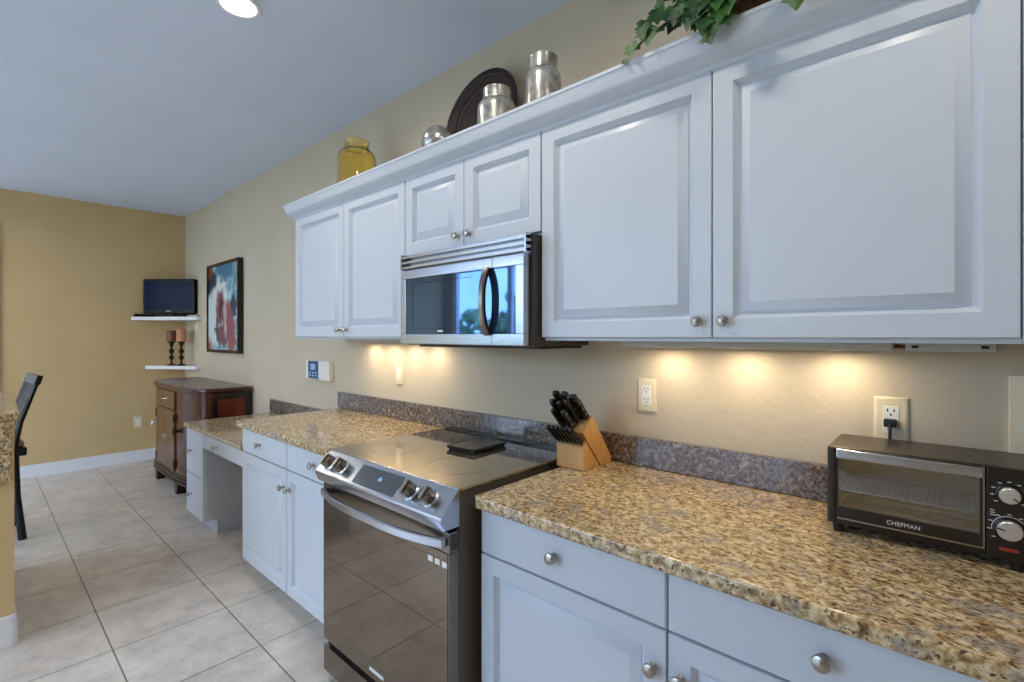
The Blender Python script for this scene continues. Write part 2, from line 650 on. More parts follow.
# sky portal in the window opening
pd = bpy.data.lights.new('window_portal', 'AREA')
pd.shape = 'RECTANGLE'
pd.size, pd.size_y = WX1 - WX0, WZ1 - FL
pd.cycles.is_portal = True
po = bpy.data.objects.new('window_portal', pd)
COL.objects.link(po)
po.location = ((WX0 + WX1) / 2, YW - 0.16, (WZ1 + FL) / 2)
po.rotation_euler = (R(90), 0, 0)

# outside, seen only in reflections
struct(MB().box(-30, 20, -40, YW - 0.16, FL - 0.25, FL - 0.1).build('bounce_ground', M['bouncepaving'], smooth=0))  # unseen ground, made pale to bounce neutral light indoors
hg = MB()
rng = random.Random(3)
for i in range(1500):
    x = rng.uniform(-20, 2)
    hh = 1.75 + 0.35 * math.sin(x * 1.3) + 0.3 * math.sin(x * 3.1 + 1)
    z = FL + rng.uniform(0.0, hh)
    r_ = rng.uniform(0.10, 0.24)
    bmesh.ops.create_icosphere(hg.bm, subdivisions=1, radius=r_, matrix=Matrix.Translation((x, -8.6 + rng.uniform(-0.4, 0.4), z)))
for v in hg.bm.verts:
    v.co += Vector((rng.uniform(-1, 1), rng.uniform(-1, 1), rng.uniform(-1, 1))) * 0.07
tag(hg.build('hedge', M['hedge'], smooth=0), 'green garden hedge outside the window, seen reflected in the microwave door', 'hedge', kind='stuff')


def baseboard(name, pts_box):
    x0, x1, y0, y1, h = pts_box
    mb = MB()
    mb.box(x0, x1, y0, y1, FL, FL + h - 0.03, 0.002)
    ix = 0.004
    mb.box(x0 + (0 if x1 - x0 > 1 else 0), x1 - ix if x1 - x0 < 1 else x1, y0 + ix if y1 - y0 < 0.1 else y0, y1, FL + h - 0.03, FL + h, 0.003)
    return struct(mb.build(name, M['trim']))


baseboard('baseboard_left', (XF, XF + 0.016, -1.425, 0, 0.115))
baseboard('baseboard_back', (XF + 0.016, -4.05, -0.016, 0, 0.115))
# white casing at the far left edge of the photograph, on the golden wall
mb = MB()
mb.box(XF, XF + 0.02, -1.52, -1.425, FL, 2.36, 0.004)
mb.box(XF, XF + 0.02, -2.6, -1.525, 2.265, 2.36, 0.004)
mb.box(XF, XF + 0.02, -2.7, -2.605, FL, 2.36, 0.004)
dr = struct(mb.build('door_1', M['trim']))
MB().box(XF + 0.001, XF + 0.012, -2.6, -1.525, FL + 0.01, 2.26).build('door_leaf', M['trim'], dr)
# patch of window light on the wall, built as a pale raised strip, at the right edge of the photograph
struct(MB().box(0.101, 0.17, -0.012, 0, 1.016, 1.283, 0.002).build('window_light_patch', M['lightpatch']))


# ------------------------------------------------------------------ ceiling lights
def downlight():
    x, y = -2.125, -0.875
    t = thing('recessed_light', (x, y, CEIL), 'round white recessed light glowing in the ceiling', 'ceiling light', 'recessed ceiling lights')
    MB().lathe([(0.083, 0), (0.083, -0.004), (0.078, -0.008), (0.066, -0.007), (0.064, 0.0)], (x, y, CEIL), (0, 0, 1), 40, cap=False, close=True).build('trim_ring', M['trim'], t)
    MB().lathe([(0.064, -0.001), (0.064, -0.003), (0.04, -0.007), (0.001, -0.008)], (x, y, CEIL), (0, 0, 1), 40).build('lens', M['bulb'], t)
    ld = bpy.data.lights.new('lamp_light', 'AREA')
    ld.shape = 'DISK'
    ld.size = 0.09
    ld.energy = DOWN_W
    ld.color = (1.0, 0.90, 0.76)
    ld.spread = R(165)
    lo = bpy.data.objects.new('lamp_light', ld)
    COL.objects.link(lo)
    lo.location = (0, 0, -0.02)
    lo.parent = t
    return t


d0 = downlight()
for x, y in ((-1.0, -0.87), (0.15, -0.87), (-3.2, -2.9), (-0.9, -2.9), (-5.2, -1.85)):  # the last one is added to brighten the far wall
    dup(d0, (x, y, CEIL), 'unseen round white recessed ceiling light beyond the edge of the photo', group='recessed ceiling lights out of frame')


# ------------------------------------------------------------------ wall cabinets
YU = -0.35            # front plane of the upper doors
ZUB, ZUT = 1.368, 2.046
ZTOP = 2.10


def wall_cabinet(x0, x1, zb, seams, label, knobs, ztop=ZUT):
    t = thing('wall_cabinet', ((x0 + x1) / 2, -0.165, zb), label, 'cabinet', 'white wall cabinets')
    MB().box(x0, x1, YU + 0.021, -0.001, zb - 0.010, ZTOP).build('body', M['cab'], t)
    for i in range(len(seams) - 1):
        a, b2 = seams[i] + 0.0012, seams[i + 1] - 0.0012
        d = panel_door(MB(), a, b2, zb, ztop, YU).build('door', M['cab'], t)
        for kx, kz in knobs[i]:
            knob(d, kx, YU, kz, 0.0145)
    return t


wall_cabinet(-2.794, -1.737, ZUB, (-2.794, -2.2515, -1.737), 'white two-door wall cabinet at the left end of the row, left of the microwave',
             ([(-2.285, 1.405)], [(-2.215, 1.405)]))
wall_cabinet(-1.735, -0.9915, 1.715, (-1.735, -1.363, -0.9915), 'short white two-door wall cabinet directly above the microwave',
             ([(-1.396, 1.755)], [(-1.330, 1.755)]))
wall_cabinet(-0.9895, 0.096, ZUB, (-0.9895, -0.4428, 0.096), 'large white two-door wall cabinet right of the microwave, above the knife block and toaster oven',
             ([(-0.475, 1.410)], [(-0.411, 1.410)]))
wall_cabinet(0.0965, 1.18, ZUB, (0.0955, 0.64, 1.18), 'white wall cabinet cut off by the right edge of the photo', ([], []))

# crown molding: profile (y, z), swept along x with a mitred return on the left end
CP = [(YU + 0.008, 2.038), (YU - 0.002, 2.040), (YU - 0.005, 2.049), (YU - 0.012, 2.054), (YU - 0.022, 2.060), (YU - 0.032, 2.070), (YU - 0.038, 2.080),
      (YU - 0.043, 2.096), (YU - 0.047, 2.108), (YU - 0.050, 2.111), (YU - 0.050, 2.120), (YU + 0.008, 2.120)]
cm = MB()
cm.rings([[(-2.794 - (YU - y), y, z) for y, z in CP], [(1.19, y, z) for y, z in CP]])
tag(cm.build('crown_molding', M['cab'], smooth=30), 'long white crown molding along the top front of the wall cabinets', 'molding')
cm = MB()
cm.rings([[(-2.7945 - max(YU - y, 0.0), -0.002, z) for y, z in CP[1:-1]] + [(-2.7945, -0.002, 2.120), (-2.7945, -0.002, 2.038)],
          [(-2.7945 - max(YU - y, 0.0), y + 0.0005, z) for y, z in CP[1:-1]] + [(-2.7945, YU, 2.120), (-2.7945, YU, 2.038)]])
tag(cm.build('crown_return', M['cab'], smooth=30), 'short white crown return on the left end of the wall cabinets', 'molding')


# ------------------------------------------------------------------ under-cabinet lights
def under_light(x0, x1, label, lit=True):
    z1 = 1.358 - 0.001
    t = thing('under_cabinet_light', ((x0 + x1) / 2, -0.090, z1), label, 'light', 'under-cabinet light strips')
    MB().box(x0, x1, -0.150, -0.020, z1 - 0.02, z1, 0.003).build('housing', M['lightgrey'], t)
    n = 4 if x0 < -2 else 3
    if lit:
        for i in range(n):
            x = x0 + (x1 - x0) * (i + 0.5) / n
            MB().lathe([(0.028, 0), (0.028, -0.0006), (0.001, -0.0007)], (x, -0.090, z1 - 0.0203), (0, 0, 1), 24).build('lens', M['puck'], t)
            ld = bpy.data.lights.new('lamp_light', 'AREA')
            ld.shape = 'DISK'
            ld.size = 0.06
            ld.energy = UNDER_W
            ld.color = (1.0, 0.81, 0.56)
            ld.spread = R(180)
            lo = bpy.data.objects.new('lamp_light', ld)
            COL.objects.link(lo)
            lo.location = (x - t.location.x, 0, -0.03)
            lo.parent = t
    else:
        for x in (x0 + 0.018, x1 - 0.018):
            MB().box(x - 0.006, x + 0.006, -0.1525, -0.1495, z1 - 0.012, z1 - 0.006).build('clip', M['slot'], t)
        MB().box(x1 + 0.002, x1 + 0.012, -0.11, -0.09, z1 - 0.015, z1).build('end_connector', M['lightgrey'], t)
        MB().cyl((x0 - 0.022, -0.10, z1 - 0.010), (x0, -0.10, z1 - 0.010), 0.005).build('connector_plug', M['wicker'], t)
    return t


under_light(-0.811, -0.099, 'lit under-cabinet strip light between the microwave and the toaster oven')
under_light(-0.076, 0.075, 'short unlit white junction strip under the cabinet above the toaster oven', lit=False)
under_light(-2.60, -1.84, 'lit under-cabinet strip light under the cabinet left of the microwave')


# ------------------------------------------------------------------ microwave
def microwave():
    x0, x1 = -1.668, -0.9945
    t = thing('microwave', ((x0 + x1) / 2, -0.2, 1.338), 'stainless over-the-range microwave with black glass door and curved handle', 'microwave')
    MB().box(x0, x1, -0.384, -0.06, 1.338, 1.704, 0.003).build('body', M['mwbody'], t)
    YF = -0.420
    # slatted vent grille
    g = MB()
    g.box(x0, x1, -0.395, -0.385, 1.640, 1.704)
    for i in range(3):
        z = 1.643 + i * 0.0205
        g.prism([(-0.396, z), (YF, z + 0.001), (YF - 0.002, z + 0.008), (-0.396, z + 0.014)], 'x', x0, x1)
    for xx in (x0, x1 - 0.008):
        g.box(xx, xx + 0.008, YF - 0.001, -0.386, 1.640, 1.703)
    g.build('vent_grille', M['steel'], t)
    # door: stainless frame around glass, and control section
    xs = -1.146
    bx1, x1 = x1, -1.006
    d = MB()
    d.box(x0, xs - 0.001, YF, -0.385, 1.602, 1.636, 0.002)
    d.box(x0, xs - 0.001, YF, -0.385, 1.342, 1.380, 0.002)
    d.box(x0, x0 + 0.035, YF, -0.385, 1.380, 1.602, 0.002)
    dd = d.build('door', M['steel'], t)
    MB().box(x0 + 0.035, xs - 0.001, YF + 0.003, -0.380, 1.380, 1.602).build('window', M['mwglass'], dd, smooth=0)
    fr = MB()
    wx0, wx1, wz0, wz1 = x0 + 0.075, xs - 0.10, 1.40, 1.58
    fr.box(wx0, wx1, YF + 0.0022, YF + 0.0028, wz1, wz1 + 0.002)
    fr.box(wx0, wx1, YF + 0.0022, YF + 0.0028, wz0, wz0 + 0.002)
    fr.box(wx0, wx0 + 0.002, YF + 0.0022, YF + 0.0028, wz0, wz1)
    fr.build('window_border', M['mwmesh'], dd, smooth=0)
    MB().box(-1.435, -1.405, YF + 0.002, YF + 0.0028, 1.388, 1.395).build('logo', M['lettering'], dd, smooth=0)
    c2 = MB()
    c2.box(xs + 0.001, x1, YF, -0.385, 1.602, 1.636, 0.002)
    c2.box(xs + 0.001, x1, YF, -0.385, 1.342, 1.380, 0.002)
    c2.box(x1 - 0.034, x1, YF, -0.385, 1.380, 1.602, 0.002)
    cc = c2.build('control_frame', M['steel'], t)
    MB().box(xs + 0.001, x1 - 0.034, YF + 0.003, -0.380, 1.380, 1.602).build('control_glass', M['mwglass'], cc, smooth=0)
    # bow handle
    pts = []
    N = 14
    for i in range(N + 1):
        a = -1 + 2 * i / N
        z = 1.490 + a * 0.112
        y = YF - 0.004 - 0.026 * (1 - abs(a) ** 2.6)
        pts.append((Vector((xs - 0.018, y, z)), Vector((1, 0, 0)), None))
    path = []
    for i in range(N + 1):
        tdir = (pts[min(i + 1, N)][0] - pts[max(i - 1, 0)][0]).normalized()
        path.append((pts[i][0], Vector((1, 0, 0)), tdir.cross(Vector((1, 0, 0)))))
    prof = [(-0.013, -0.005), (-0.009, -0.009), (0.009, -0.009), (0.013, -0.005), (0.013, 0.005), (0.009, 0.009), (-0.009, 0.009), (-0.013, 0.005)]
    MB().sweep(path, prof).build('handle', M['darksteel'], dd)
    # underside: filter plate
    b = MB()
    b.box(x0 + 0.02, bx1 - 0.004, -0.34, -0.10, 1.329, 1.3375, 0.002)
    b.build('filter_plate', M['blackmatte'], t)
    return t


microwave()

# ------------------------------------------------------------------ base cabinets
YB = -0.60
ZCT = 0.914


def base_cabinet(x0, x1, seam, label, knob_x, zb=0.155):
    t = thing('base_cabinet', ((x0 + x1) / 2, -0.3, FL), label, 'cabinet', 'white base cabinets')
    MB().box(x0, x1, YB + 0.021, -0.002, zb - 0.01, 0.8765).build('body', M['cab'], t)
    MB().box(x0 + 0.004, x1 - 0.004, -0.47, -0.01, FL, zb - 0.01).build('toe_kick', M['cab'], t)
    for i, (a, b2) in enumerate(((x0, seam), (seam, x1))):
        d = MB()
        panel_door(d, a + 0.002, b2 - 0.002, 0.744, 0.872, YB, prof=SLAB)
        dd = d.build('drawer', M['cab'], t)
        knob(dd, knob_x[i], YB, 0.812, 0.0155)
        d = panel_door(MB(), a + 0.002, b2 - 0.002, zb, 0.740, YB).build('door', M['cab'], t)
        knob(d, seam + (-0.031 if i == 0 else 0.031), YB, 0.655, 0.0155)
    return t


base_cabinet(-2.888, -1.835, -2.324, 'white base cabinet with two drawers over two doors, left of the range', (-2.64, -2.05))
base_cabinet(-1.016, 0.119, -0.448, 'white base cabinet with two drawers over two doors, right of the range', (-0.747, -0.163))
base_cabinet(0.121, 1.256, 0.688, 'white base cabinet beyond the right edge of the photo', (0.4, 0.97))


def counter(x0, x1, y0, z1, th, left_round=0.0, right_round=0.0):
    """slab with eased edges, rounded front corners"""
    pts = [(x1, -0.001), (x0, -0.001)]
    r = left_round
    if r:
        for i in range(7):
            a = math.pi + (math.pi / 2) * i / 6
            pts.append((x0 + r + r * math.cos(a), y0 + r + r * math.sin(a)))
    else:
        pts.append((x0, y0))
    pts.append((x1, y0))
    mb = MB()
    e = 0.009

    def off(k):
        return [(min(max(px, x0 + k), x1 - (k if right_round else 0)), max(py, y0 + k)) for px, py in pts]
    rg = []
    for k, z in ((e * 0.9, z1 - th), (e * 0.3, z1 - th + e * 0.4), (0, z1 - th + e), (0, z1 - e), (e * 0.3, z1 - e * 0.3), (e, z1)):
        rg.append([(p[0], p[1], z) for p in off(k)])
    mb.rings(rg)
    return mb


tag(counter(-2.898, -1.822, -0.632, ZCT, 0.036, 0.02).build('granite_countertop', M['granite']), 'tan speckled granite countertop on the cabinet left of the range', 'countertop')
tag(counter(-1.022, 1.26, -0.632, ZCT, 0.036, 0.03).build('granite_countertop', M['granite']), 'tan speckled granite countertop under the knife block and toaster oven', 'countertop')
tag(MB().box(-2.925, 1.26, -0.0205, -0.001, ZCT + 0.001, 1.016, 0.003).build('granite_backsplash', M['granitegreylit']),
    'long low granite backsplash strip along the wall behind the range and counters', 'backsplash')

# ------------------------------------------------------------------ built-in desk
DY = -0.585
t = thing('built_in_desk', (-3.44, -0.3, FL), 'low white built-in desk with open knee space between the sideboard and base cabinet', 'desk')
mb = MB()
mb.box(-3.985, -3.622, DY + 0.021, -0.002, 0.155, 0.7385)
mb.box(-3.985, -3.962, DY + 0.021, -0.002, 0.155, 0.7385)
mb.build('pedestal', M['cab'], t)
MB().box(-3.98, -3.622, -0.50, -0.01, FL, 0.155).build('toe_kick', M['cab'], t)
MB().box(-3.622, -2.889, DY + 0.021, -0.40, 0.640, 0.7385).build('apron', M['cab'], t)
for za, zb2, zk in ((0.155, 0.425, 0.292), (0.430, 0.735, 0.590)):
    d = panel_door(MB(), -3.983, -3.626, za, zb2, DY, prof=SLAB).build('drawer', M['cab'], t)
    knob(d, -3.87, DY, zk, 0.0155)
d = panel_door(MB(), -3.620, -2.892, 0.640, 0.735, DY, prof=SLAB).build('drawer', M['cab'], t)
knob(d, -3.357, DY, 0.688, 0.0155)
tag(counter(-3.998, -2.892, -0.605, 0.7705, 0.031, 0.03).build('granite_desk_top', M['granite']), 'lower tan granite top on the built-in desk', 'countertop')
tag(MB().box(-3.995, -2.928, -0.0205, -0.001, 0.7715, 0.876, 0.003).build('granite_backsplash', M['granitegreylit']), 'short granite backsplash strip on the wall behind the desk top', 'backsplash')


# ------------------------------------------------------------------ range
def kitchen_range():
    x0, x1 = -1.815, -1.053
    t = thing('range', ((x0 + x1) / 2, -0.35, FL), 'stainless slide-in electric range with black glass cooktop and oven door', 'stove')
    # body sides
    MB().box(x0 + 0.002, x1 - 0.002, -0.648, -0.06, FL + 0.03, 0.9165, 0.002).build('body', M['rangeside'], t)
    for fx in (x0 + 0.05, x1 - 0.05):
        for fy in (-0.6, -0.1):
            MB().cyl((fx, fy, FL), (fx, fy, FL + 0.031), 0.018).build('foot', M['blackmatte'], t)
    ck = MB()
    ck.box(x0, x1, -0.648, -0.045, 0.9175, 0.930, 0.002)
    ct = ck.build('cooktop', M['cookglass'], t)
    # rear dark vent lip
    MB().box(x0 + 0.03, x1 - 0.03, -0.085, -0.048, 0.9302, 0.938, 0.002).build('rear_vent', M['black'], t)
    MB().box(x0, x1, -0.655, -0.6485, 0.9165, 0.931, 0.0015).build('front_trim', M['rangesteel'], t)
    for (ex, ey, er) in ((-1.62, -0.47, 0.10), (-1.25, -0.47, 0.115), (-1.62, -0.2, 0.085), (-1.25, -0.2, 0.085)):
        MB().lathe([(er, 0.0), (er, 0.0003), (er - 0.001, 0.0003), (er - 0.001, 0)], (ex, ey, 0.9301), (0, 0, 1), 48, cap=False, close=True).build('burner_ring', M['cookring'], ct)
    # slanted control panel
    MB().prism([(-0.649, 0.928), (-0.654, 0.929), (-0.718, 0.862), (-0.719, 0.855), (-0.705, 0.823), (-0.649, 0.823)], 'x', x0 + 0.018, x1 + 0.001, 0.0015).build('control_panel', M['rangesteel'], t)
    P0 = Vector((0, -0.654, 0.929))
    S = Vector((0, -0.064, -0.067)).normalized()
    N = Vector((0, -0.067, 0.064)).normalized()

    def sp(x, s_, h=0.0):
        return Vector((x, 0, 0)) + P0 + S * s_ + N * h
    dm = MB()
    q = [sp(-1.540, 0.014), sp(-1.296, 0.014), sp(-1.296, 0.085), sp(-1.540, 0.085)]
    dm.rings([[p - N * 0.001 for p in q], [p + N * 0.0008 for p in q]])
    dp = dm.build('display', M['display'], t, smooth=0)
    tm = MB()
    q = [sp(-1.414, 0.052), sp(-1.392, 0.052), sp(-1.397, 0.042), sp(-1.405, 0.036), sp(-1.411, 0.043)]
    tm.rings([[p + N * 0.0006 for p in q], [p + N * 0.0013 for p in q]])
    tm.build('display_symbol', M['lcd'], dp, smooth=0)
    for kx in (-1.730, -1.645, -1.230, -1.137):
        c0 = sp(kx, 0.049)
        MB().lathe([(0.029, -0.001), (0.029, 0.003), (0.025, 0.006)], c0, N, 28).build('knob_base', M['rangesteel'], t)
        kb = MB().lathe([(0.023, 0.005), (0.0245, 0.008), (0.0235, 0.030), (0.021, 0.034), (0.001, 0.034)], c0, N, 28).build('knob', M['darksteel'], t)
        g = MB()
        a = c0 + N * 0.034
        q = [a + Vector((dx, 0, 0)) + S * ds for dx, ds in ((-0.006, -0.020), (0.006, -0.020), (0.006, 0.020), (-0.006, 0.020))]
        g.rings([[p - N * 0.002 for p in q], [p + N * 0.006 for p in q]])
        g.build('grip', M['nickel'], kb)
    # door
    YD = -0.688
    bx0, x0 = x0, -1.788
    d = MB()
    d.box(x0, x1, YD, -0.652, 0.215, 0.284, 0.0025)
    d.box(x0, x1, YD, -0.652, 0.752, 0.813, 0.0025)
    d.box(x0, x0 + 0.012, YD, -0.652, 0.284, 0.752)
    d.box(x1 - 0.012, x1, YD, -0.652, 0.284, 0.752)
    dd = d.build('oven_door', M['darksteel'], t)
    MB().box(x0 + 0.006, x1 - 0.006, YD - 0.0015, YD + 0.02, 0.284, 0.752).build('door_glass', M['ovenglass'], dd, smooth=0)
    sl = MB()
    for (a, b2) in ((-1.66, -1.56), (-1.31, -1.20)):
        MB().box(a, b2, YD - 0.0008, YD + 0.001, 0.757, 0.764).build('door_vent', M['slot'], dd, smooth=0)
    sl = MB()
    for i in range(7):
        z = 0.762 + i * 0.0065
        sl.box(x1 - 0.002, x1 + 0.0008, -0.683, -0.658, z, z + 0.003)
    sl.build('side_louvres', M['slot'], dd, smooth=0)
    # bowed handle
    path = []
    Nn = 20
    pp = []
    for i in range(Nn + 1):
        a = -1 + 2 * i / Nn
        pp.append(Vector((-1.416 + a * 0.352, YD - 0.012 - 0.042 * (1 - abs(a) ** 3.0), 0.785)))
    for i in range(Nn + 1):
        td = (pp[min(i + 1, Nn)] - pp[max(i - 1, 0)]).normalized()
        path.append((pp[i], Vector((0, 0, 1)), td.cross(Vector((0, 0, 1)))))
    prof = [(-0.013, -0.004), (-0.010, -0.008), (0.010, -0.008), (0.013, -0.004), (0.013, 0.004), (0.010, 0.008), (-0.010, 0.008), (-0.013, 0.004)]
    h = MB().sweep(path, prof)
    for sx in (-1, 1):
        xx = -1.416 + sx * 0.343
        h.box(xx - 0.010, xx + 0.010, YD - 0.022, YD - 0.0005, 0.773, 0.797, 0.002)
    h.build('door_handle', M['rangesteel'], dd)
    st = MB()
    for i in range(3):
        a = -1.146 + i * 0.032
        st.box(a, a + 0.022, YD - 0.0025, YD - 0.0016, 0.711, 0.727)
    st.build('sticker', M['ivory'], dd, smooth=0)
    MB().box(-1.465, -1.381, YD - 0.0012, YD - 0.0002, 0.2395, 0.2515).build('logo', M['lettering'], dd, smooth=0)
    # drawer
    w_ = MB()
    w_.box(x0, x1, YD, -0.652, FL + 0.035, 0.190, 0.0025)
    w_.box(x0, x1, -0.668, -0.652, 0.190, 0.213)
    dr = w_.build('warming_drawer', M['darksteel'], t)
    MB().box(x0 + 0.02, x1 - 0.02, -0.6695, -0.667, 0.192, 0.212).build('handle_recess', M['slot'], dr, smooth=0)
    return t


kitchen_range()

# flat black tray on the cooktop
tr = MB()
cx, cy_ = -1.395, -0.250
ang = R(4)


def rrect(hx, hy, r, z, n=5):
    p = []
    for sx, sy, a0 in ((1, 1, 0), (-1, 1, 90), (-1, -1, 180), (1, -1, 270)):
        for i in range(n + 1):
            a = R(a0 + 90 * i / n)
            x = sx * (hx - r) + r * math.cos(a)
            y = sy * (hy - r) + r * math.sin(a)
            p.append((cx + x * math.cos(ang) - y * math.sin(ang), cy_ + x * math.sin(ang) + y * math.cos(ang), z))
    return p


tr.rings([rrect(0.068, 0.092, 0.01, 0.9305), rrect(0.073, 0.098, 0.012, 0.937), rrect(0.077, 0.102, 0.014, 0.946), rrect(0.073, 0.098, 0.012, 0.9485),
          rrect(0.069, 0.094, 0.011, 0.946)])
tag(tr.build('black_tray', M['black']), 'flat glossy black tray resting at the back of the cooktop', 'tray')


# ------------------------------------------------------------------ knife block and knives
def knife_block():
    x0, x1 = -1.032, -0.920
    t = thing('knife_block', ((x0 + x1) / 2, -0.11, ZCT), 'slanted pale wooden knife block on the counter right of the range', 'knife block')
    MB().prism([(-0.098, ZCT + 0.001), (-0.030, ZCT + 0.001), (-0.024, 0.930), (-0.150, 1.096), (-0.209, 1.043)], 'x', x0, x1, 0.0015).build('main_block', M['wood'], t)
    MB().prism([(-0.209, ZCT + 0.001), (-0.106, ZCT + 0.001), (-0.193, 1.012), (-0.209, 0.990)], 'x', x0, x1, 0.0015).build('front_block', M['wood'], t)
    return t


knife_block()
# knives: local frame, handle along +z from the bolster at the origin
KN = 'black-handled knives in the wooden block'


def knife(name, length, wdt, thk, label, cat, group):
    t = thing(name, (0, 0, 0), label, cat, group)
    prof = []
    L = length
    side = [(-0.42, 0.0), (-0.46, 0.25 * L), (-0.40, 0.55 * L), (-0.52, 0.85 * L), (-0.40, 0.97 * L), (0.0, L), (0.40, 0.93 * L), (0.50, 0.75 * L), (0.44, 0.4 * L), (0.50, 0.0)]
    MB().prism([(a * wdt, z) for a, z in side], 'x', -thk / 2, thk / 2, thk * 0.22).build('handle', M['handle'], t)
    MB().box(-thk * 0.42, thk * 0.42, -wdt * 0.44, wdt * 0.44, -0.008, 0.002, 0.001).build('bolster', M['steel'], t)
    MB().box(-0.001, 0.001, -wdt * 0.40, wdt * 0.40, -0.05, -0.008).build('blade', M['steel'], t)
    tg = MB()
    tg.prism([(a * wdt * 1.02, z) for a, z in side[5:]] + [(0.2 * wdt, 0.0)], 'x', -0.0012, 0.0012)
    tg.build('tang', M['steel'], t)
    for k in (0.22, 0.5, 0.78):
        MB().cyl((-thk * 0.53, 0, k * L), (thk * 0.53, 0, k * L), 0.0042, seg=10).build('rivet', M['steel'], t)
    return t


TILT = math.atan2(0.118, 0.105)     # leaning towards -y
# direction of the slots: along the main block's back face
dirv = Vector((0, -0.126, 0.166)).normalized()
lean = R(42)
big = knife('kitchen_knife', 0.118, 0.026, 0.017, '', 'knife', KN)
ord_ = ['first', 'second', 'third', 'fourth', 'fifth', 'sixth']
# slot positions on the sloping top face: from (-0.209,1.043) to (-0.150,1.096)
slots = [(-1.010, 0.80, 0.0), (-0.980, 0.86, 0.012), (-0.947, 0.84, 0.0), (-1.016, 0.47, 0.0), (-0.990, 0.50, 0.004), (-0.958, 0.52, 0.012), (-0.934, 0.80, -0.01),
         (-1.006, 0.16, -0.006), (-0.968, 0.17, -0.012)]
slabel = ['tallest black knife handle at the back left of the wooden block', 'black knife handle at the back of the block, second from the left', 'black knife handle at the back of the block, third from the left',
          'black knife handle in the middle row of the block, leftmost', 'black knife handle in the middle row of the block, second from the left', 'black knife handle in the middle row of the block, rightmost',
          'slim black knife handle at the back right corner of the wooden block', 'black knife handle at the front of the upper block, left one', 'black knife handle at the front of the upper block, right one']
for i, (x, u, dz) in enumerate(slots):
    p = Vector((x, -0.209 + 0.059 * u, 1.043 + 0.053 * u)) + dirv * (0.006 + dz * 0.3)
    if i == 0:
        o = big
        o.location = p
        o.rotation_euler = (lean, 0, 0)
        o['label'] = slabel[0]
    else:
        o = dup(big, p, slabel[i], (lean, 0, 0))
    o.scale = [(1, 1, 1.08), (1, 1, 1), (1, 1, 0.95), (1, 0.9, 0.95), (1, 1, 0.9), (1, 0.95, 0.95), (0.8, 0.8, 0.85), (0.9, 0.85, 0.8), (0.9, 0.85, 0.8)][i]
sk = knife('steak_knife', 0.090, 0.018, 0.0125, '', 'knife', 'steak knives in the lower row of the block')
lean2 = R(48)
for i in range(6):
    x = -1.022 + i * 0.0184
    p = Vector((x, -0.204, 1.003)) + Vector((0, -math.sin(lean2), math.cos(lean2))) * 0.008
    lb = ('leftmost' if i == 0 else 'rightmost' if i == 5 else ord_[i] + ' from the left') + ' of six steak knives in the lower row of the knife block'
    if i == 0:
        sk.location = p
        sk.rotation_euler = (lean2, 0, 0)
        sk['label'] = lb
    else:
        dup(sk, p, lb, (lean2, 0, 0))


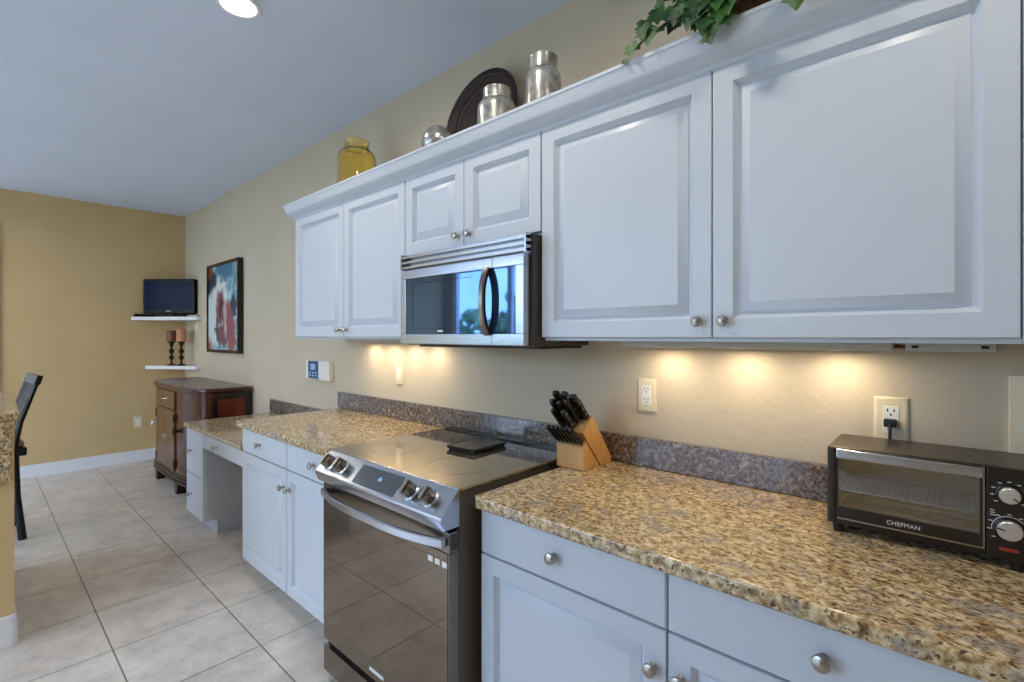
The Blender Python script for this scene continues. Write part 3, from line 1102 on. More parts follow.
# ------------------------------------------------------------------ toaster oven
def toaster_oven():
    x0, x1, yf, yb, z0, z1 = -0.215, 0.215, -0.238, -0.045, 0.934, 1.114
    xd = 0.053
    t = thing('toaster_oven', ((x0 + x1) / 2, -0.14, ZCT), 'dark toaster oven with glass door and two silver dials on the granite counter', 'toaster oven')
    s = MB()
    th = 0.008
    # shell: top with slightly bowed back, bottom, sides, back
    s.box(x0, x1, yf + 0.004, yb, z1 - th, z1, 0.004)
    s.box(x0, x1, yf + 0.004, yb, z0, z0 + th, 0.002)
    s.box(x0, x0 + th, yf + 0.004, yb, z0 + th, z1 - th)
    s.box(x1 - th, x1, yf + 0.004, yb, z0 + th, z1 - th)
    s.box(x0 + th, x1 - th, yb - 0.006, yb, z0 + th, z1 - th)
    s.build('housing', M['toaster'], t)
    for fx in (x0 + 0.02, x1 - 0.115):
        for fy in (yf + 0.014, yb - 0.02):
            MB().cyl((fx, fy, ZCT), (fx, fy, z0 + 0.001), 0.010, 0.012, 12).build('foot', M['blackmatte'], t)
    # louvres on the left side
    lv = MB()
    for i in range(5):
        z = 0.99 + i * 0.012
        lv.box(x0 - 0.004, x0 + 0.001, yf + 0.06, yf + 0.14, z, z + 0.006, 0.001)
    lv.build('side_louvres', M['toaster'], t)
    # liner
    ln = MB()
    ln.box(x0 + 0.012, xd - 0.004, yb - 0.012, yb - 0.0065, z0 + 0.012, z1 - 0.010)
    ln.box(x0 + 0.009, x0 + 0.012, yf + 0.01, yb - 0.007, z0 + 0.012, z1 - 0.010)
    ln.box(xd - 0.004, xd - 0.001, yf + 0.01, yb - 0.007, z0 + 0.012, z1 - 0.010)
    ln.box(x0 + 0.012, xd - 0.004, yf + 0.01, yb - 0.007, z0 + 0.009, z0 + 0.012)
    ln.box(x0 + 0.012, xd - 0.004, yf + 0.01, yb - 0.007, z1 - 0.012, z1 - 0.009)
    ln.build('oven_liner', M['toastin'], t, smooth=0)
    rk = MB()
    zr = 1.010
    rk.cyl((x0 + 0.014, yf + 0.02, zr), (xd - 0.006, yf + 0.02, zr), 0.002, seg=8)
    rk.cyl((x0 + 0.014, yb - 0.02, zr), (xd - 0.006, yb - 0.02, zr), 0.002, seg=8)
    for i in range(22):
        x = x0 + 0.022 + i * 0.0112
        rk.cyl((x, yf + 0.02, zr + 0.002), (x, yb - 0.02, zr + 0.002), 0.0011, seg=6)
    rk.build('wire_rack', M['steel'], t)
    for zz in (z0 + 0.030, z1 - 0.026):
        for yy in (yf + 0.05, yb - 0.05):
            MB().cyl((x0 + 0.013, yy, zz), (xd - 0.006, yy, zz), 0.004, seg=10).build('heating_element', M['lightgrey'], t)
    MB().box(x0 + 0.013, xd - 0.006, yf + 0.012, yb - 0.01, z0 + 0.0125, z0 + 0.016).build('crumb_tray', M['steel'], t)
    # front: black pillar at left, bottom rail, control panel
    f = MB()
    f.box(x0, x0 + 0.018, yf, yf + 0.012, z0, z1 - 0.002, 0.003)
    f.box(x0 + 0.018, xd, yf + 0.001, yf + 0.012, z0, z0 + 0.014, 0.001)
    f.build('front_frame', M['toasterfront'], t)
    cp = MB().box(xd + 0.001, x1, yf - 0.001, yf + 0.012, z0, z1 - 0.001, 0.003).build('control_panel', M['toasterfront'], t)
    # door
    d = MB()
    dx0, dx1, dz0, dz1 = x0 + 0.019, xd - 0.001, z0 + 0.015, z1 - 0.002
    d.box(dx0, dx0 + 0.003, yf - 0.004, yf + 0.006, dz0, dz1)
    d.box(dx1 - 0.007, dx1, yf - 0.004, yf + 0.006, dz0, dz1, 0.001)
    d.box(dx0 + 0.003, dx1 - 0.007, yf - 0.004, yf + 0.006, dz0, dz0 + 0.026, 0.001)
    d.box(dx0 + 0.003, dx1 - 0.007, yf - 0.004, yf + 0.006, dz1 - 0.018, dz1, 0.001)
    do = d.build('door', M['toasterfront'], t)
    MB().box(dx0 + 0.003, dx1 - 0.007, yf - 0.001, yf + 0.002, dz0 + 0.026, dz1 - 0.018).build('door_glass', M['toastglass'], do, smooth=0)
    MB().box(dx0, dx1 - 0.001, yf - 0.012, yf - 0.004, dz1 - 0.023, dz1 - 0.001, 0.003).build('door_handle', M['steel'], do)
    e = MB()
    e.box(dx0 + 0.002, dx1, yf - 0.0045, yf - 0.003, dz0 - 0.001, dz0 + 0.002)
    e.box(dx1 - 0.002, dx1 + 0.0005, yf - 0.0046, yf - 0.003, dz0 - 0.001, dz1)
    e.build('door_edge_trim', M['nickel'], do, smooth=0)
    text_mb('CHEFMAN', 0.0125, ((-0.102 - 0.047) / 2, yf - 0.0045, 0.9622), (1, 0, 0), (0, 0, 1), 0.0004).build('logo', M['lettering'], do, smooth=0)
    # dials
    for (kz, big_) in ((1.063, 0.0155), (0.995, 0.0185)):
        MB().lathe([(big_ + 0.004, 0), (big_ + 0.004, 0.002), (big_ + 0.001, 0.0035)], (0.087, yf - 0.001, kz), (0, -1, 0), 32).build('dial_ring', M['black'], cp)
        k = MB().lathe([(big_, 0.003), (big_, 0.014), (big_ - 0.002, 0.016), (0.001, 0.0165)], (0.087, yf - 0.001, kz), (0, -1, 0), 32).build('dial', M['dial'], cp)
    pm = MB()
    for (kz, a, rr) in ((1.063, R(-35), 0.0155), (0.995, R(170), 0.0185)):
        cxx, czz = 0.087, kz
        q = []
        ux, uz = math.cos(a), math.sin(a)
        for s1, s2 in ((0.35, -1), (1.0, -1), (1.0, 1), (0.35, 1)):
            q.append((cxx + ux * rr * s1 - uz * 0.0012 * s2, czz + uz * rr * s1 + ux * 0.0012 * s2))
        pm.prism(q, 'y', yf - 0.0182, yf - 0.015)
    pm.build('dial_pointers', M['slot'], cp, smooth=0)
    tk = MB()
    for kz, rr in ((1.063, 0.0245), (0.995, 0.029)):
        for i in range(9):
            a = R(-40 + i * 32.5)
            cxx, czz = 0.087 + rr * math.cos(a), kz + rr * math.sin(a)
            tk.box(cxx - 0.0028, cxx + 0.0028, yf - 0.0016, yf - 0.0008, czz - 0.0008, czz + 0.0008)
    for i in range(3):
        tk.box(0.060, 0.068 - 0.001 * i, yf - 0.0016, yf - 0.0008, 1.018 + i * 0.005, 1.0195 + i * 0.005)
    arc = []
    for i in range(15):
        a = R(40 + 150 * i / 14)
        arc.append((0.087 + 0.0248 * math.cos(a), yf - 0.0012, 0.995 + 0.0248 * math.sin(a)))
    tk.tube(arc, 0.0007, 6)
    tk.build('dial_markings', M['lettering'], cp, smooth=0)
    MB().box(0.073, 0.100, yf - 0.003, yf - 0.0008, 0.952, 0.9585, 0.0008).build('indicator_lamp', M['red'], cp)
    # plug and cord
    MB().box(-0.126, -0.100, -0.030, -0.0075, 1.140, 1.160, 0.003).build('plug', M['blackmatte'], t)
    MB().tube([(-0.113, -0.026, 1.146), (-0.112, -0.032, 1.134), (-0.112, -0.034, 1.11), (-0.112, -0.032, 1.06), (-0.10, -0.032, 1.0), (-0.08, -0.036, 0.975), (-0.06, -0.046, 0.97)],
              0.0038, 8).build('power_cord', M['blackmatte'], t)
    return t


toaster_oven()


# ------------------------------------------------------------------ outlets, switch, control panel
def plate_y(name, x0, x1, z0, z1, label, cat, kind):
    """wall plate on the back wall (facing -y)"""
    cx_, cz = (x0 + x1) / 2, (z0 + z1) / 2
    t = thing(name, (cx_, -0.001, cz), label, cat)
    rg = []
    for i, d in ((0, -0.0005), (0, -0.002), (0.004, -0.006), (0.008, -0.0068)):
        rg.append([(x0 + i, d, z0 + i), (x1 - i, d, z0 + i), (x1 - i, d, z1 - i), (x0 + i, d, z1 - i)])
    MB().rings(rg).build('plate', M['cream'], t)
    w2 = 0.0165
    if kind == 'outlet':
        f = MB().box(cx_ - w2, cx_ + w2, -0.0085, -0.006, cz - 0.034, cz + 0.034, 0.001).build('receptacle', M['ivory'], t)
        for s_ in (1, -1):
            sl = MB()
            zz = cz + s_ * 0.0185
            sl.box(cx_ - 0.008, cx_ - 0.0055, -0.0088, -0.008, zz + 0.001, zz + 0.009)
            sl.box(cx_ + 0.0055, cx_ + 0.008, -0.0088, -0.008, zz + 0.001, zz + 0.009)
            sl.cyl((cx_, -0.0088, zz - 0.006), (cx_, -0.008, zz - 0.006), 0.0026, seg=10)
            sl.build('slots', M['slot'], f, smooth=0)
    else:
        f = MB()
        f.prism([(-0.0065, cz - 0.033), (-0.0085, cz - 0.033), (-0.0115, cz + 0.030), (-0.0065, cz + 0.033)], 'x', cx_ - w2, cx_ + w2, 0.0008)
        f.build('rocker', M['ivory'], t)
    return t


plate_y('wall_outlet', -0.826, -0.756, 1.106, 1.223, 'cream double outlet on the wall right of the knife block', 'outlet', 'outlet')
plate_y('wall_outlet', -0.148, -0.076, 1.100, 1.215, 'cream outlet behind the toaster oven with a black plug in it', 'outlet', 'outlet')
plate_y('light_switch', -2.309, -2.238, 1.103, 1.217, 'cream rocker switch on the wall under the lit cabinet left of the microwave', 'light switch', 'switch')
plate_y('wall_outlet', -5.96, -5.90, 1.40, 1.51, 'small pale wall plate between the corner shelves beside the candles', 'outlet', 'switch')
# outlet low on the golden wall
t = thing('wall_outlet', (XF + 0.001, -0.425, 0.469), 'cream outlet low on the golden wall left of the sideboard', 'outlet')
rg = []
for i, d in ((0, 0.0005), (0, 0.002), (0.004, 0.006), (0.008, 0.0068)):
    rg.append([(XF + d, -0.461 + i, 0.410 + i), (XF + d, -0.389 - i, 0.410 + i), (XF + d, -0.389 - i, 0.528 - i), (XF + d, -0.461 + i, 0.528 - i)])
MB().rings(rg).build('plate', M['cream'], t)
MB().box(XF + 0.006, XF + 0.0085, -0.441, -0.409, 0.436, 0.502, 0.001).build('receptacle', M['ivory'], t)

t = thing('wall_control_panel', (-3.19, -0.001, 1.14), 'white wall control unit with blue keypad on the wall above the desk', 'control panel')
MB().box(-3.365, -3.14, -0.022, -0.0005, 1.080, 1.206, 0.004).build('left_housing', M['ivory'], t)
kp = MB().box(-3.328, -3.182, -0.024, -0.0215, 1.083, 1.203, 0.001).build('keypad', M['bluelcd'], t)
MB().box(-3.288, -3.222, -0.0252, -0.0235, 1.142, 1.182, 0.0005).build('screen', M['lcd'], kp)
bt = MB()
for i in range(3):
    for j in range(2):
        bt.box(-3.310 + i * 0.043, -3.286 + i * 0.043, -0.0252, -0.0235, 1.098 + j * 0.018, 1.108 + j * 0.018, 0.0005)
bt.build('buttons', M['lcd'], kp, smooth=0)
MB().box(-3.14, -3.012, -0.034, -0.0005, 1.078, 1.206, 0.004).build('right_housing', M['ivory'], t)

# ------------------------------------------------------------------ things on top of the wall cabinets
t = tag(MB().lathe([(0.002, 0.0), (0.085, 0.0), (0.098, 0.008), (0.101, 0.03), (0.101, 0.215), (0.096, 0.245), (0.078, 0.268), (0.060, 0.276), (0.058, 0.284), (0.064, 0.290), (0.066, 0.318),
                    (0.061, 0.323), (0.058, 0.318), (0.055, 0.290), (0.052, 0.280), (0.054, 0.270), (0.074, 0.262), (0.091, 0.242), (0.096, 0.213), (0.096, 0.03), (0.09, 0.012), (0.002, 0.008)],
                   (-2.375, -0.205, ZTOP + 0.001), (0, 0, 1), 40).build('glass_jar', M['amber']), 'wide amber glass jar on top of the wall cabinets, farthest left', 'jar')
sp_ = MB()
bmesh.ops.create_uvsphere(sp_.bm, u_segments=32, v_segments=20, radius=0.070, matrix=Matrix.Translation((-1.572, -0.30, ZTOP + 0.071)))
tag(sp_.build('decorative_ball', M['mercury'], smooth=60), 'silver mercury-glass ball on the cabinets left of the dark round tray', 'decoration')


def silver_jar(x, y, r, hs, ht, nr, label):
    k = [(0.002, 0), (r * 0.85, 0), (r * 0.97, 0.006), (r, 0.02), (r, hs - 0.035), (r * 0.96, hs - 0.018), (r * 0.86, hs - 0.005), (nr * 1.02, hs), (nr * 0.97, hs + 0.004), (nr, hs + 0.010),
         (nr, ht - 0.008), (nr * 1.05, ht - 0.004), (nr * 1.03, ht), (nr * 0.93, ht - 0.002), (nr * 0.9, hs), (nr * 0.8, hs - 0.02), (0.002, hs - 0.03)]
    tag(MB().lathe(k, (x, y, ZTOP + 0.001), (0, 0, 1), 36).build('silver_jar', M['mercury'], smooth=50), label, 'jar', 'silver mercury-glass jars')


silver_jar(-1.285, -0.25, 0.075, 0.165, 0.210, 0.052, 'short silver mercury-glass jar standing in front of the dark round tray')
silver_jar(-1.072, -0.235, 0.064, 0.208, 0.256, 0.050, 'tall silver mercury-glass jar right of the dark round tray')

# dark round tray leaning on the wall
pl = MB()
prof = [(0.001, 0.0), (0.06, 0.0), (0.062, 0.002), (0.08, 0.003), (0.082, 0.005), (0.10, 0.006), (0.102, 0.008), (0.12, 0.010), (0.122, 0.012), (0.138, 0.014), (0.14, 0.017),
        (0.158, 0.020), (0.162, 0.026), (0.172, 0.028), (0.175, 0.031), (0.19, 0.033), (0.193, 0.036), (0.21, 0.037), (0.218, 0.034), (0.219, 0.029), (0.20, 0.024), (0.15, 0.010), (0.06, -0.006), (0.001, -0.006)]
axp = Vector((0, -1, 0.16)).normalized()
cen = Vector((-1.522, -0.085, ZTOP + 0.219))
pl.lathe(prof, cen, axp, 64)
tag(pl.build('round_tray', M['plate'], smooth=25), 'large dark brown ridged round tray leaning on the wall above the cabinets', 'tray')


# ivy in a wicker basket
def ivy():
    bx_, by_ = -0.40, -0.235
    t = thing('ivy_plant', (bx_, by_, ZTOP), 'trailing green ivy in a brown basket on top of the right wall cabinet', 'plant')
    MB().lathe([(0.002, 0.001), (0.085, 0.001), (0.10, 0.05), (0.105, 0.10), (0.112, 0.105), (0.108, 0.112), (0.095, 0.105), (0.002, 0.095)], (bx_ + 0.06, by_, ZTOP), (0, 0, 1), 28).build('basket', M['wicker'], t)
    rng = random.Random(12)
    fo = MB()
    stm = MB()

    def leaf(p, nrm, up, s):
        n_ = Vector(nrm).normalized()
        u_ = (Vector(up) - n_ * Vector(up).dot(n_)).normalized()
        sd = u_.cross(n_)
        shape = [(0, -0.42), (0.22, -0.50), (0.46, -0.28), (0.34, -0.08), (0.56, 0.10), (0.30, 0.18), (0.20, 0.34), (0, 0.62)]
        pts = shape + [(-a, b2) for a, b2 in reversed(shape[1:-1])]
        c0 = fo.bm.verts.new(Vector(p) - n_ * 0.04 * s)
        vv = []
        for a, b2 in pts:
            dz = 0.10 * abs(a) * s - 0.10 * b2 * b2 * s
            vv.append(fo.bm.verts.new(Vector(p) + sd * a * s + u_ * b2 * s + n_ * dz))
        tip = fo.bm.verts
        for i in range(len(vv)):
            fo.bm.faces.new([c0, vv[i], vv[(i + 1) % len(vv)]])
    vines = []
    # (end point, sag) : sprays over the crown and along the top
    ends = [(-0.630, -0.395, 2.150), (-0.610, -0.380, 2.205), (-0.575, -0.36, 2.26), (-0.545, -0.40, 2.17), (-0.50, -0.412, 2.16), (-0.45, -0.425, 2.125), (-0.420, -0.432, 2.085),
            (-0.395, -0.425, 2.13), (-0.50, -0.37, 2.25), (-0.44, -0.40, 2.22), (-0.40, -0.36, 2.27), (-0.35, -0.33, 2.30), (-0.30, -0.38, 2.24), (-0.24, -0.422, 2.135), (-0.22, -0.41, 2.20), (-0.15, -0.39, 2.22),
            (-0.52, -0.30, 2.30), (-0.46, -0.20, 2.32), (-0.28, -0.2, 2.32), (-0.20, -0.3, 2.28), (-0.55, -0.33, 2.21), (-0.47, -0.41, 2.19)]
    for ex, ey, ez in ends:
        st = Vector((bx_ + 0.06 + rng.uniform(-0.05, 0.05), by_ + rng.uniform(-0.05, 0.05), ZTOP + 0.10))
        en = Vector((ex, ey, ez))
        mid = (st + en) / 2 + Vector((0, 0, 0.10 + 0.05 * rng.random()))
        path = []
        K = 7
        for i in range(K + 1):
            u = i / K
            path.append(st * (1 - u) ** 2 + mid * 2 * u * (1 - u) + en * u ** 2)
        stm.tube(path, 0.0018, 5)
        for i in range(2, K + 1):
            for q in range(2 if i < K else 1):
                s = rng.uniform(0.036, 0.056)
                jit = Vector((rng.uniform(-1, 1), rng.uniform(-1, 0.6), rng.uniform(-0.8, 0.8))) * 0.018
                p = path[i] + (jit if i < K else Vector((0, 0, 0)))
                if p.z < 2.175 and p.y > -0.41:
                    p.y = min(p.y, -0.405) if p.z < 2.125 else p.y
                    p.z = max(p.z, 2.14) if p.y > -0.405 else p.z
                nrm = Vector((rng.uniform(-0.6, 0.6), -1.0, rng.uniform(-0.1, 0.9)))
                up = Vector((rng.uniform(-0.8, 0.8), rng.uniform(-0.2, 0.2), -1 + rng.uniform(-0.1, 0.9)))
                leaf(p, nrm, up, s)
    # leaves hanging just over the crown lip
    for p, s in (((-0.46, -0.436, 2.135), 0.055), ((-0.475, -0.43, 2.155), 0.05), ((-0.44, -0.436, 2.145), 0.05), ((-0.36, -0.43, 2.15), 0.05), ((-0.335, -0.43, 2.165), 0.05), ((-0.50, -0.43, 2.165), 0.05), ((-0.58, -0.412, 2.155), 0.05), ((-0.60, -0.41, 2.175), 0.048), ((-0.56, -0.41, 2.20), 0.05), ((-0.53, -0.415, 2.185), 0.05), ((-0.415, -0.436, 2.080), 0.055), ((-0.43, -0.438, 2.115), 0.055), ((-0.395, -0.432, 2.125), 0.05), ((-0.240, -0.432, 2.085), 0.055), ((-0.40, -0.436, 2.155), 0.055), ((-0.375, -0.43, 2.135), 0.05), ((-0.42, -0.438, 2.17), 0.055), ((-0.38, -0.43, 2.185), 0.055), ((-0.34, -0.425, 2.20), 0.055), ((-0.262, -0.43, 2.118), 0.045), ((-0.633, -0.412, 2.140), 0.045),
                 ((-0.655, -0.405, 2.118), 0.022), ((-0.45, -0.43, 2.15), 0.055), ((-0.378, -0.43, 2.100), 0.035)):
        leaf(p, (rng.uniform(-0.3, 0.3), -1, 0.25), (rng.uniform(-0.5, 0.5), 0, -1), s)
    fo.build('foliage', M['leaf'], t, smooth=50)
    stm.build('stems', M['stem'], t)
    return t


ivy()

# ------------------------------------------------------------------ far corner: shelves, television, candles, painting
def corner_shelf(y_end, x_end, z1, label):
    """triangular shelf in the corner with a straight front edge and clipped ends"""
    e = 0.05
    pts = [(XF + 0.001, -0.001), (XF + 0.001, y_end), (XF + e, y_end), (x_end, -e), (x_end, -0.001)]
    return tag(MB().prism(pts, 'z', z1 - 0.036, z1, 0.002).build('corner_shelf', M['trim']), label, 'shelf', 'white corner shelves')


corner_shelf(-0.484, -5.76, 1.575, 'upper white corner shelf holding the television')
corner_shelf(-0.365, -5.80, 1.062, 'lower white corner shelf holding the candle holders')


def television():
    c0 = Vector((-6.10, -0.195, 1.576))
    t = thing('television', c0, 'small black flat-screen television on the upper corner shelf', 'television')
    w_, h_ = 0.55, 0.362
    MB().box(-w_ / 2, w_ / 2, -0.03, 0.025, 0.035, 0.035 + h_, 0.008).build('casing', M['tvblack'], None)
    cas = bpy.context.scene.objects['casing']
    MB().box(-w_ / 2 + 0.028, w_ / 2 - 0.028, -0.0315, -0.029, 0.035 + 0.045, 0.035 + h_ - 0.028).build('screen', M['screen'], None, smooth=0)
    scr = bpy.context.scene.objects['screen.001'] if 'screen.001' in bpy.context.scene.objects else bpy.context.scene.objects['screen']
    st = MB()
    st.box(-0.12, 0.12, -0.07, 0.06, 0.0, 0.012, 0.004)
    st.box(-0.05, 0.05, -0.005, 0.02, 0.012, 0.05)
    sd = st.build('stand', M['tvblack'], None)
    lg = MB().box(-0.025, 0.025, -0.0325, -0.030, 0.055, 0.062).build('logo', M['lightgrey'], None, smooth=0)
    for o in (cas, scr, sd, lg):
        o.parent = t
    t.rotation_euler = (0, 0, R(40))
    return t


television()
t = tag(MB().box(-0.085, 0.085, -0.045, 0.045, 0, 0.026, 0.003).build('media_box', M['tvblack']), 'slim black media player on the left of the upper corner shelf', 'media player')
t.location = (-6.285, -0.385, 1.5765)
t.rotation_euler = (0, 0, R(84))
t = tag(MB().box(-0.05, 0.05, -0.018, 0.018, 0, 0.015, 0.005).build('remote_control', M['lightgrey']), 'small silver remote control on the right of the upper corner shelf', 'remote control')
t.location = (-5.84, -0.055, 1.5765)
t.rotation_euler = (0, 0, R(35))


def candle_holder(x, y, label):
    z = 1.0635
    p = [(0.002, 0), (0.045, 0), (0.045, 0.008), (0.02, 0.014), (0.010, 0.022), (0.009, 0.055), (0.022, 0.075), (0.026, 0.095), (0.012, 0.103), (0.009, 0.12), (0.022, 0.140), (0.026, 0.165),
         (0.012, 0.173), (0.009, 0.19), (0.018, 0.215), (0.022, 0.235), (0.034, 0.242), (0.036, 0.252), (0.002, 0.254)]
    return tag(MB().lathe(p, (x, y, z), (0, 0, 1), 24).build('candle_holder', M['candleholder']), label, 'candle holder', 'turned candle holders on the corner shelf')


candle_holder(-6.15, -0.175, 'left turned dark candle holder on the lower corner shelf')
candle_holder(-6.03, -0.115, 'right turned dark candle holder on the lower corner shelf')


def candle(x, y, r, h, m, label):
    z = 1.0635 + 0.2545
    t = thing('candle', (x, y, z), label, 'candle', 'pillar candles on the corner shelf')
    MB().lathe([(0.002, 0), (r, 0), (r, h - 0.004), (r - 0.004, h), (0.002, h - 0.004)], (x, y, z), (0, 0, 1), 28).build('wax', m, t)
    MB().cyl((x, y, z + h - 0.006), (x, y, z + h + 0.008), 0.0015, seg=6).build('wick', M['slot'], t)


candle(-6.15, -0.175, 0.045, 0.115, M['wax1'], 'dark brown pillar candle on the left candle holder')
candle(-6.03, -0.115, 0.045, 0.130, M['wax2'], 'tan pillar candle on the right candle holder')

x0, x1, z0, z1 = -5.45, -4.60, 1.218, 2.062
t = thing('painting', ((x0 + x1) / 2, -0.001, (z0 + z1) / 2), 'square abstract painting of teal and maroon in a black frame on the wall', 'painting')
f = MB()
fw = 0.028
for a in ((x0, x1, z0, z0 + fw), (x0, x1, z1 - fw, z1), (x0, x0 + fw, z0 + fw, z1 - fw), (x1 - fw, x1, z0 + fw, z1 - fw)):
    f.box(a[0], a[1], -0.046, -0.001, a[2], a[3], 0.002)
f.build('frame', M['darkwood'], t)
MB().box(x0 + fw, x1 - fw, -0.036, -0.004, z0 + fw, z1 - fw).build('canvas', M['paint'], t, smooth=0)


# ------------------------------------------------------------------ sideboard
def sideboard():
    xl, xr, yf, yb = -5.78, -4.385, -0.452, -0.020
    rc, ry = 0.40, 0.15
    t = thing('sideboard', ((xl + xr) / 2, -0.23, FL), 'dark mahogany sideboard with rounded ends against the wall in the far corner', 'sideboard')

    def outline(g=0.0, z=0.0, n=14):
        p = [(xr + g, yb), (xl - g, yb)]
        r = rc
        for i in range(n + 1):
            a = math.pi + math.pi / 2 * i / n
            p.append((xl + r + (r + g) * math.cos(a), yf + ry + (ry + g) * math.sin(a)))
        for i in range(n + 1):
            a = 1.5 * math.pi + math.pi / 2 * i / n
            p.append((xr - r + (r + g) * math.cos(a), yf + ry + (ry + g) * math.sin(a)))
        return [(x, y, z) for x, y in p]
    MB().rings([outline(0, 0.225), outline(0, 0.915)]).build('body', M['mahog'], t)
    MB().rings([outline(0.004, 0.912), outline(0.016, 0.918), outline(0.020, 0.930), outline(0.018, 0.944), outline(0.010, 0.952)]).build('top', M['mahog'], t)
    bm_ = MB()
    bm_.rings([outline(0.010, 0.150), outline(0.016, 0.156), outline(0.016, 0.172), outline(0.006, 0.178), outline(0.006, 0.188), outline(0.014, 0.192), outline(0.014, 0.205), outline(0.004, 0.212), outline(0.004, 0.228)])
    bm_.build('base_molding', M['darkwood'], t)
    for fx in (-5.42, -4.785):
        MB().prism([(fx - 0.035, FL), (fx + 0.030, FL), (fx + 0.045, 0.152), (fx - 0.05, 0.152)], 'y', yf - 0.008, yf + 0.06, 0.004).build('foot', M['darkwood'], t)
    for fx in (xl + 0.05, xr - 0.05):
        MB().prism([(fx - 0.03, FL), (fx + 0.03, FL), (fx + 0.04, 0.152), (fx - 0.04, 0.152)], 'y', yb - 0.12, yb - 0.05, 0.004).build('foot', M['darkwood'], t)
    # front: drawer over two doors between the rounded ends
    a, b2 = -5.405, -4.825
    d = MB().box(a, b2, yf - 0.012, yf + 0.004, 0.752, 0.900, 0.003).build('drawer', M['walnut'], t)
    h = MB()
    h.tube([(-5.14, yf - 0.012, 0.835), (-5.13, yf - 0.034, 0.832), (-5.09, yf - 0.04, 0.830), (-5.05, yf - 0.034, 0.832), (-5.04, yf - 0.012, 0.835)], 0.008, 8)
    h.build('pull', M['brass'], d)
    mid = (a + b2) / 2
    for q, (p0, p1) in enumerate(((a, mid - 0.002), (mid + 0.002, b2))):
        dd = MB().box(p0, p1, yf - 0.012, yf + 0.004, 0.240, 0.744, 0.003).build('door', M['walnut'], t)
        ex = mid + (-0.03 if q == 0 else 0.03)
        MB().lathe([(0.028, 0), (0.028, 0.003), (0.012, 0.006), (0.008, 0.016), (0.001, 0.018)], (ex, yf - 0.012, 0.50), (0, -1, 0), 20).build('escutcheon', M['nickel'], dd)
        for hz in (0.30, 0.68):
            hx = p0 + 0.003 if q == 0 else p1 - 0.003
            MB().box(hx - 0.012, hx + 0.012, yf - 0.018, yf - 0.010, hz - 0.035, hz + 0.035, 0.003).build('hinge', M['darkwood'], dd)
    # knobs on the rounded ends
    for kx, kz, m in ((-5.435, 0.577, M['ivory']), (-4.745, 0.587, M['darkwood'])):
        yk = yf + 0.004
        MB().lathe([(0.02, 0), (0.012, 0.012), (0.012, 0.022), (0.026, 0.032), (0.024, 0.046), (0.001, 0.052)], (kx, yk, kz), (0.12 * (1 if kx > -5 else -1), -1, 0), 18).build('side_knob', m, t)
    # framed side panel on the right end
    s = MB()
    for (ya, yb2, za, zb2) in ((-0.300, -0.268, 0.25, 0.90), (-0.062, -0.022, 0.25, 0.90), (-0.268, -0.062, 0.862, 0.90), (-0.268, -0.062, 0.25, 0.29)):
        s.box(xr - 0.003, xr + 0.007, ya, yb2, za, zb2, 0.001)
    s.build('side_panel_frame', M['darkwood'], t)
    MB().box(xr - 0.003, xr + 0.003, -0.268, -0.062, 0.29, 0.862).build('side_panel', M['mahogred'], t, smooth=0)
    return t


sideboard()

# ------------------------------------------------------------------ peninsula at the left edge of the photograph
wp = MB()
wp.box(-3.9, -2.965, -1.70, -1.472, FL, 1.008)
struct(wp.build('wall_peninsula', M['gold'], smooth=0))
bb = MB()
bb.prism([(-3.9, -1.462), (-2.962, -1.462), (-2.947, -1.478), (-2.947, -1.695), (-3.9, -1.695)], 'z', FL, FL + 0.10, 0.003)
bb.prism([(-3.9, -1.466), (-2.964, -1.466), (-2.951, -1.480), (-2.951, -1.691), (-3.9, -1.691)], 'z', FL + 0.10, FL + 0.128, 0.004)
struct(bb.build('baseboard_peninsula', M['trim']))


def slab(pts, z0, z1, name, label):
    return tag(MB().prism(pts, 'z', z0, z1, 0.006).build(name, M['granite']), label, 'countertop')


# raised bar top and, nearer, the granite face that drops in front of it
slab([(-4.15, -1.43), (-3.00, -1.455), (-2.97, -1.49), (-2.97, -2.05), (-4.15, -2.05)], 1.010, 1.046, 'granite_bar_top', 'granite bar top at the left edge of the photo in front of the black chair')
tag(MB().box(-2.964, -2.935, -1.70, -1.480, 0.758, 1.0085, 0.008).build('granite_end_slab', M['granite']), 'upright granite panel on the end of the half wall at the left edge', 'panel')


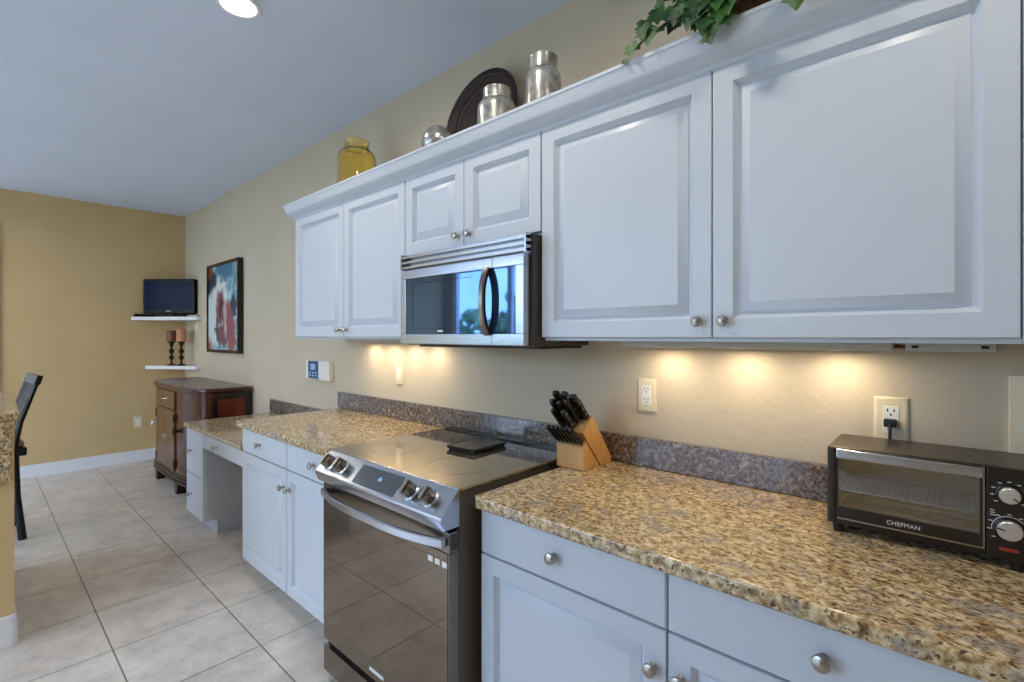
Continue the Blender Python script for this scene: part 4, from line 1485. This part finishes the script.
def stool():
    t = thing('bar_stool', (-4.62, -1.602, FL), 'black wooden chair with leaning slatted back beside the granite bar at left', 'chair')
    W, D_, sh = 0.40, 0.40, 0.595
    parts = []

    def part(mb, name, m):
        o = mb.build(name, m, None)
        parts.append(o)
        return o
    part(MB().box(-W / 2, W / 2, -D_ / 2, D_ / 2 + 0.035, sh - 0.055, sh, 0.01), 'seat', M['chair'])
    part(MB().box(-W / 2 + 0.015, W / 2 - 0.015, -D_ / 2 + 0.015, D_ / 2 + 0.025, sh, sh + 0.04, 0.016), 'cushion', M['leather'])
    for sx in (-1, 1):
        part(MB().tube([(sx * (W / 2 - 0.025), D_ / 2 - 0.02, sh - 0.03), (sx * (W / 2 - 0.022), D_ / 2 - 0.01, 0.28), (sx * (W / 2 - 0.015), D_ / 2 + 0.015, 0.0)], [0.02, 0.019, 0.022], 10), 'leg', M['chair'])
        part(MB().tube([(sx * (W / 2 - 0.025), -D_ / 2 + 0.025, sh - 0.03), (sx * (W / 2 - 0.02), -D_ / 2 + 0.015, 0.0)], [0.02, 0.022], 10), 'leg', M['chair'])
        part(MB().tube([(sx * (W / 2 - 0.02), D_ / 2 - 0.025, sh - 0.01), (sx * (W / 2 - 0.018), D_ / 2 + 0.005, sh + 0.16), (sx * (W / 2 - 0.015), D_ / 2 + 0.09, sh + 0.44)], [0.017, 0.015, 0.013], 10), 'back_post', M['chair'])
    for i in range(4):
        x = -0.105 + 0.07 * i
        b = MB()
        b.prism([(D_ / 2 - 0.03, sh - 0.005), (D_ / 2 - 0.015, sh - 0.005), (D_ / 2 + 0.012, sh + 0.16), (D_ / 2 + 0.092, sh + 0.42), (D_ / 2 + 0.078, sh + 0.42), (D_ / 2 - 0.004, sh + 0.16)], 'x', x - 0.022, x + 0.022, 0.002)
        part(b, 'back_slat', M['chair'])
    b = MB()
    b.prism([(D_ / 2 + 0.066, sh + 0.40), (D_ / 2 + 0.095, sh + 0.395), (D_ / 2 + 0.112, sh + 0.455), (D_ / 2 + 0.082, sh + 0.462)], 'x', -W / 2 - 0.005, W / 2 + 0.005, 0.006)
    part(b, 'top_rail', M['chair'])
    for sx in (-1, 1):
        part(MB().cyl((sx * (W / 2 - 0.02), -D_ / 2 + 0.02, 0.22), (sx * (W / 2 - 0.02), D_ / 2 - 0.008, 0.22), 0.011), 'stretcher', M['chair'])
    for sy in (-1, 1):
        part(MB().cyl((-W / 2 + 0.02, sy * (D_ / 2 - 0.012), 0.26), (W / 2 - 0.02, sy * (D_ / 2 - 0.012), 0.26), 0.011), 'stretcher', M['chair'])
    for o in parts:
        o.parent = t
    t.rotation_euler = (0, 0, R(4))
    return t


stool()
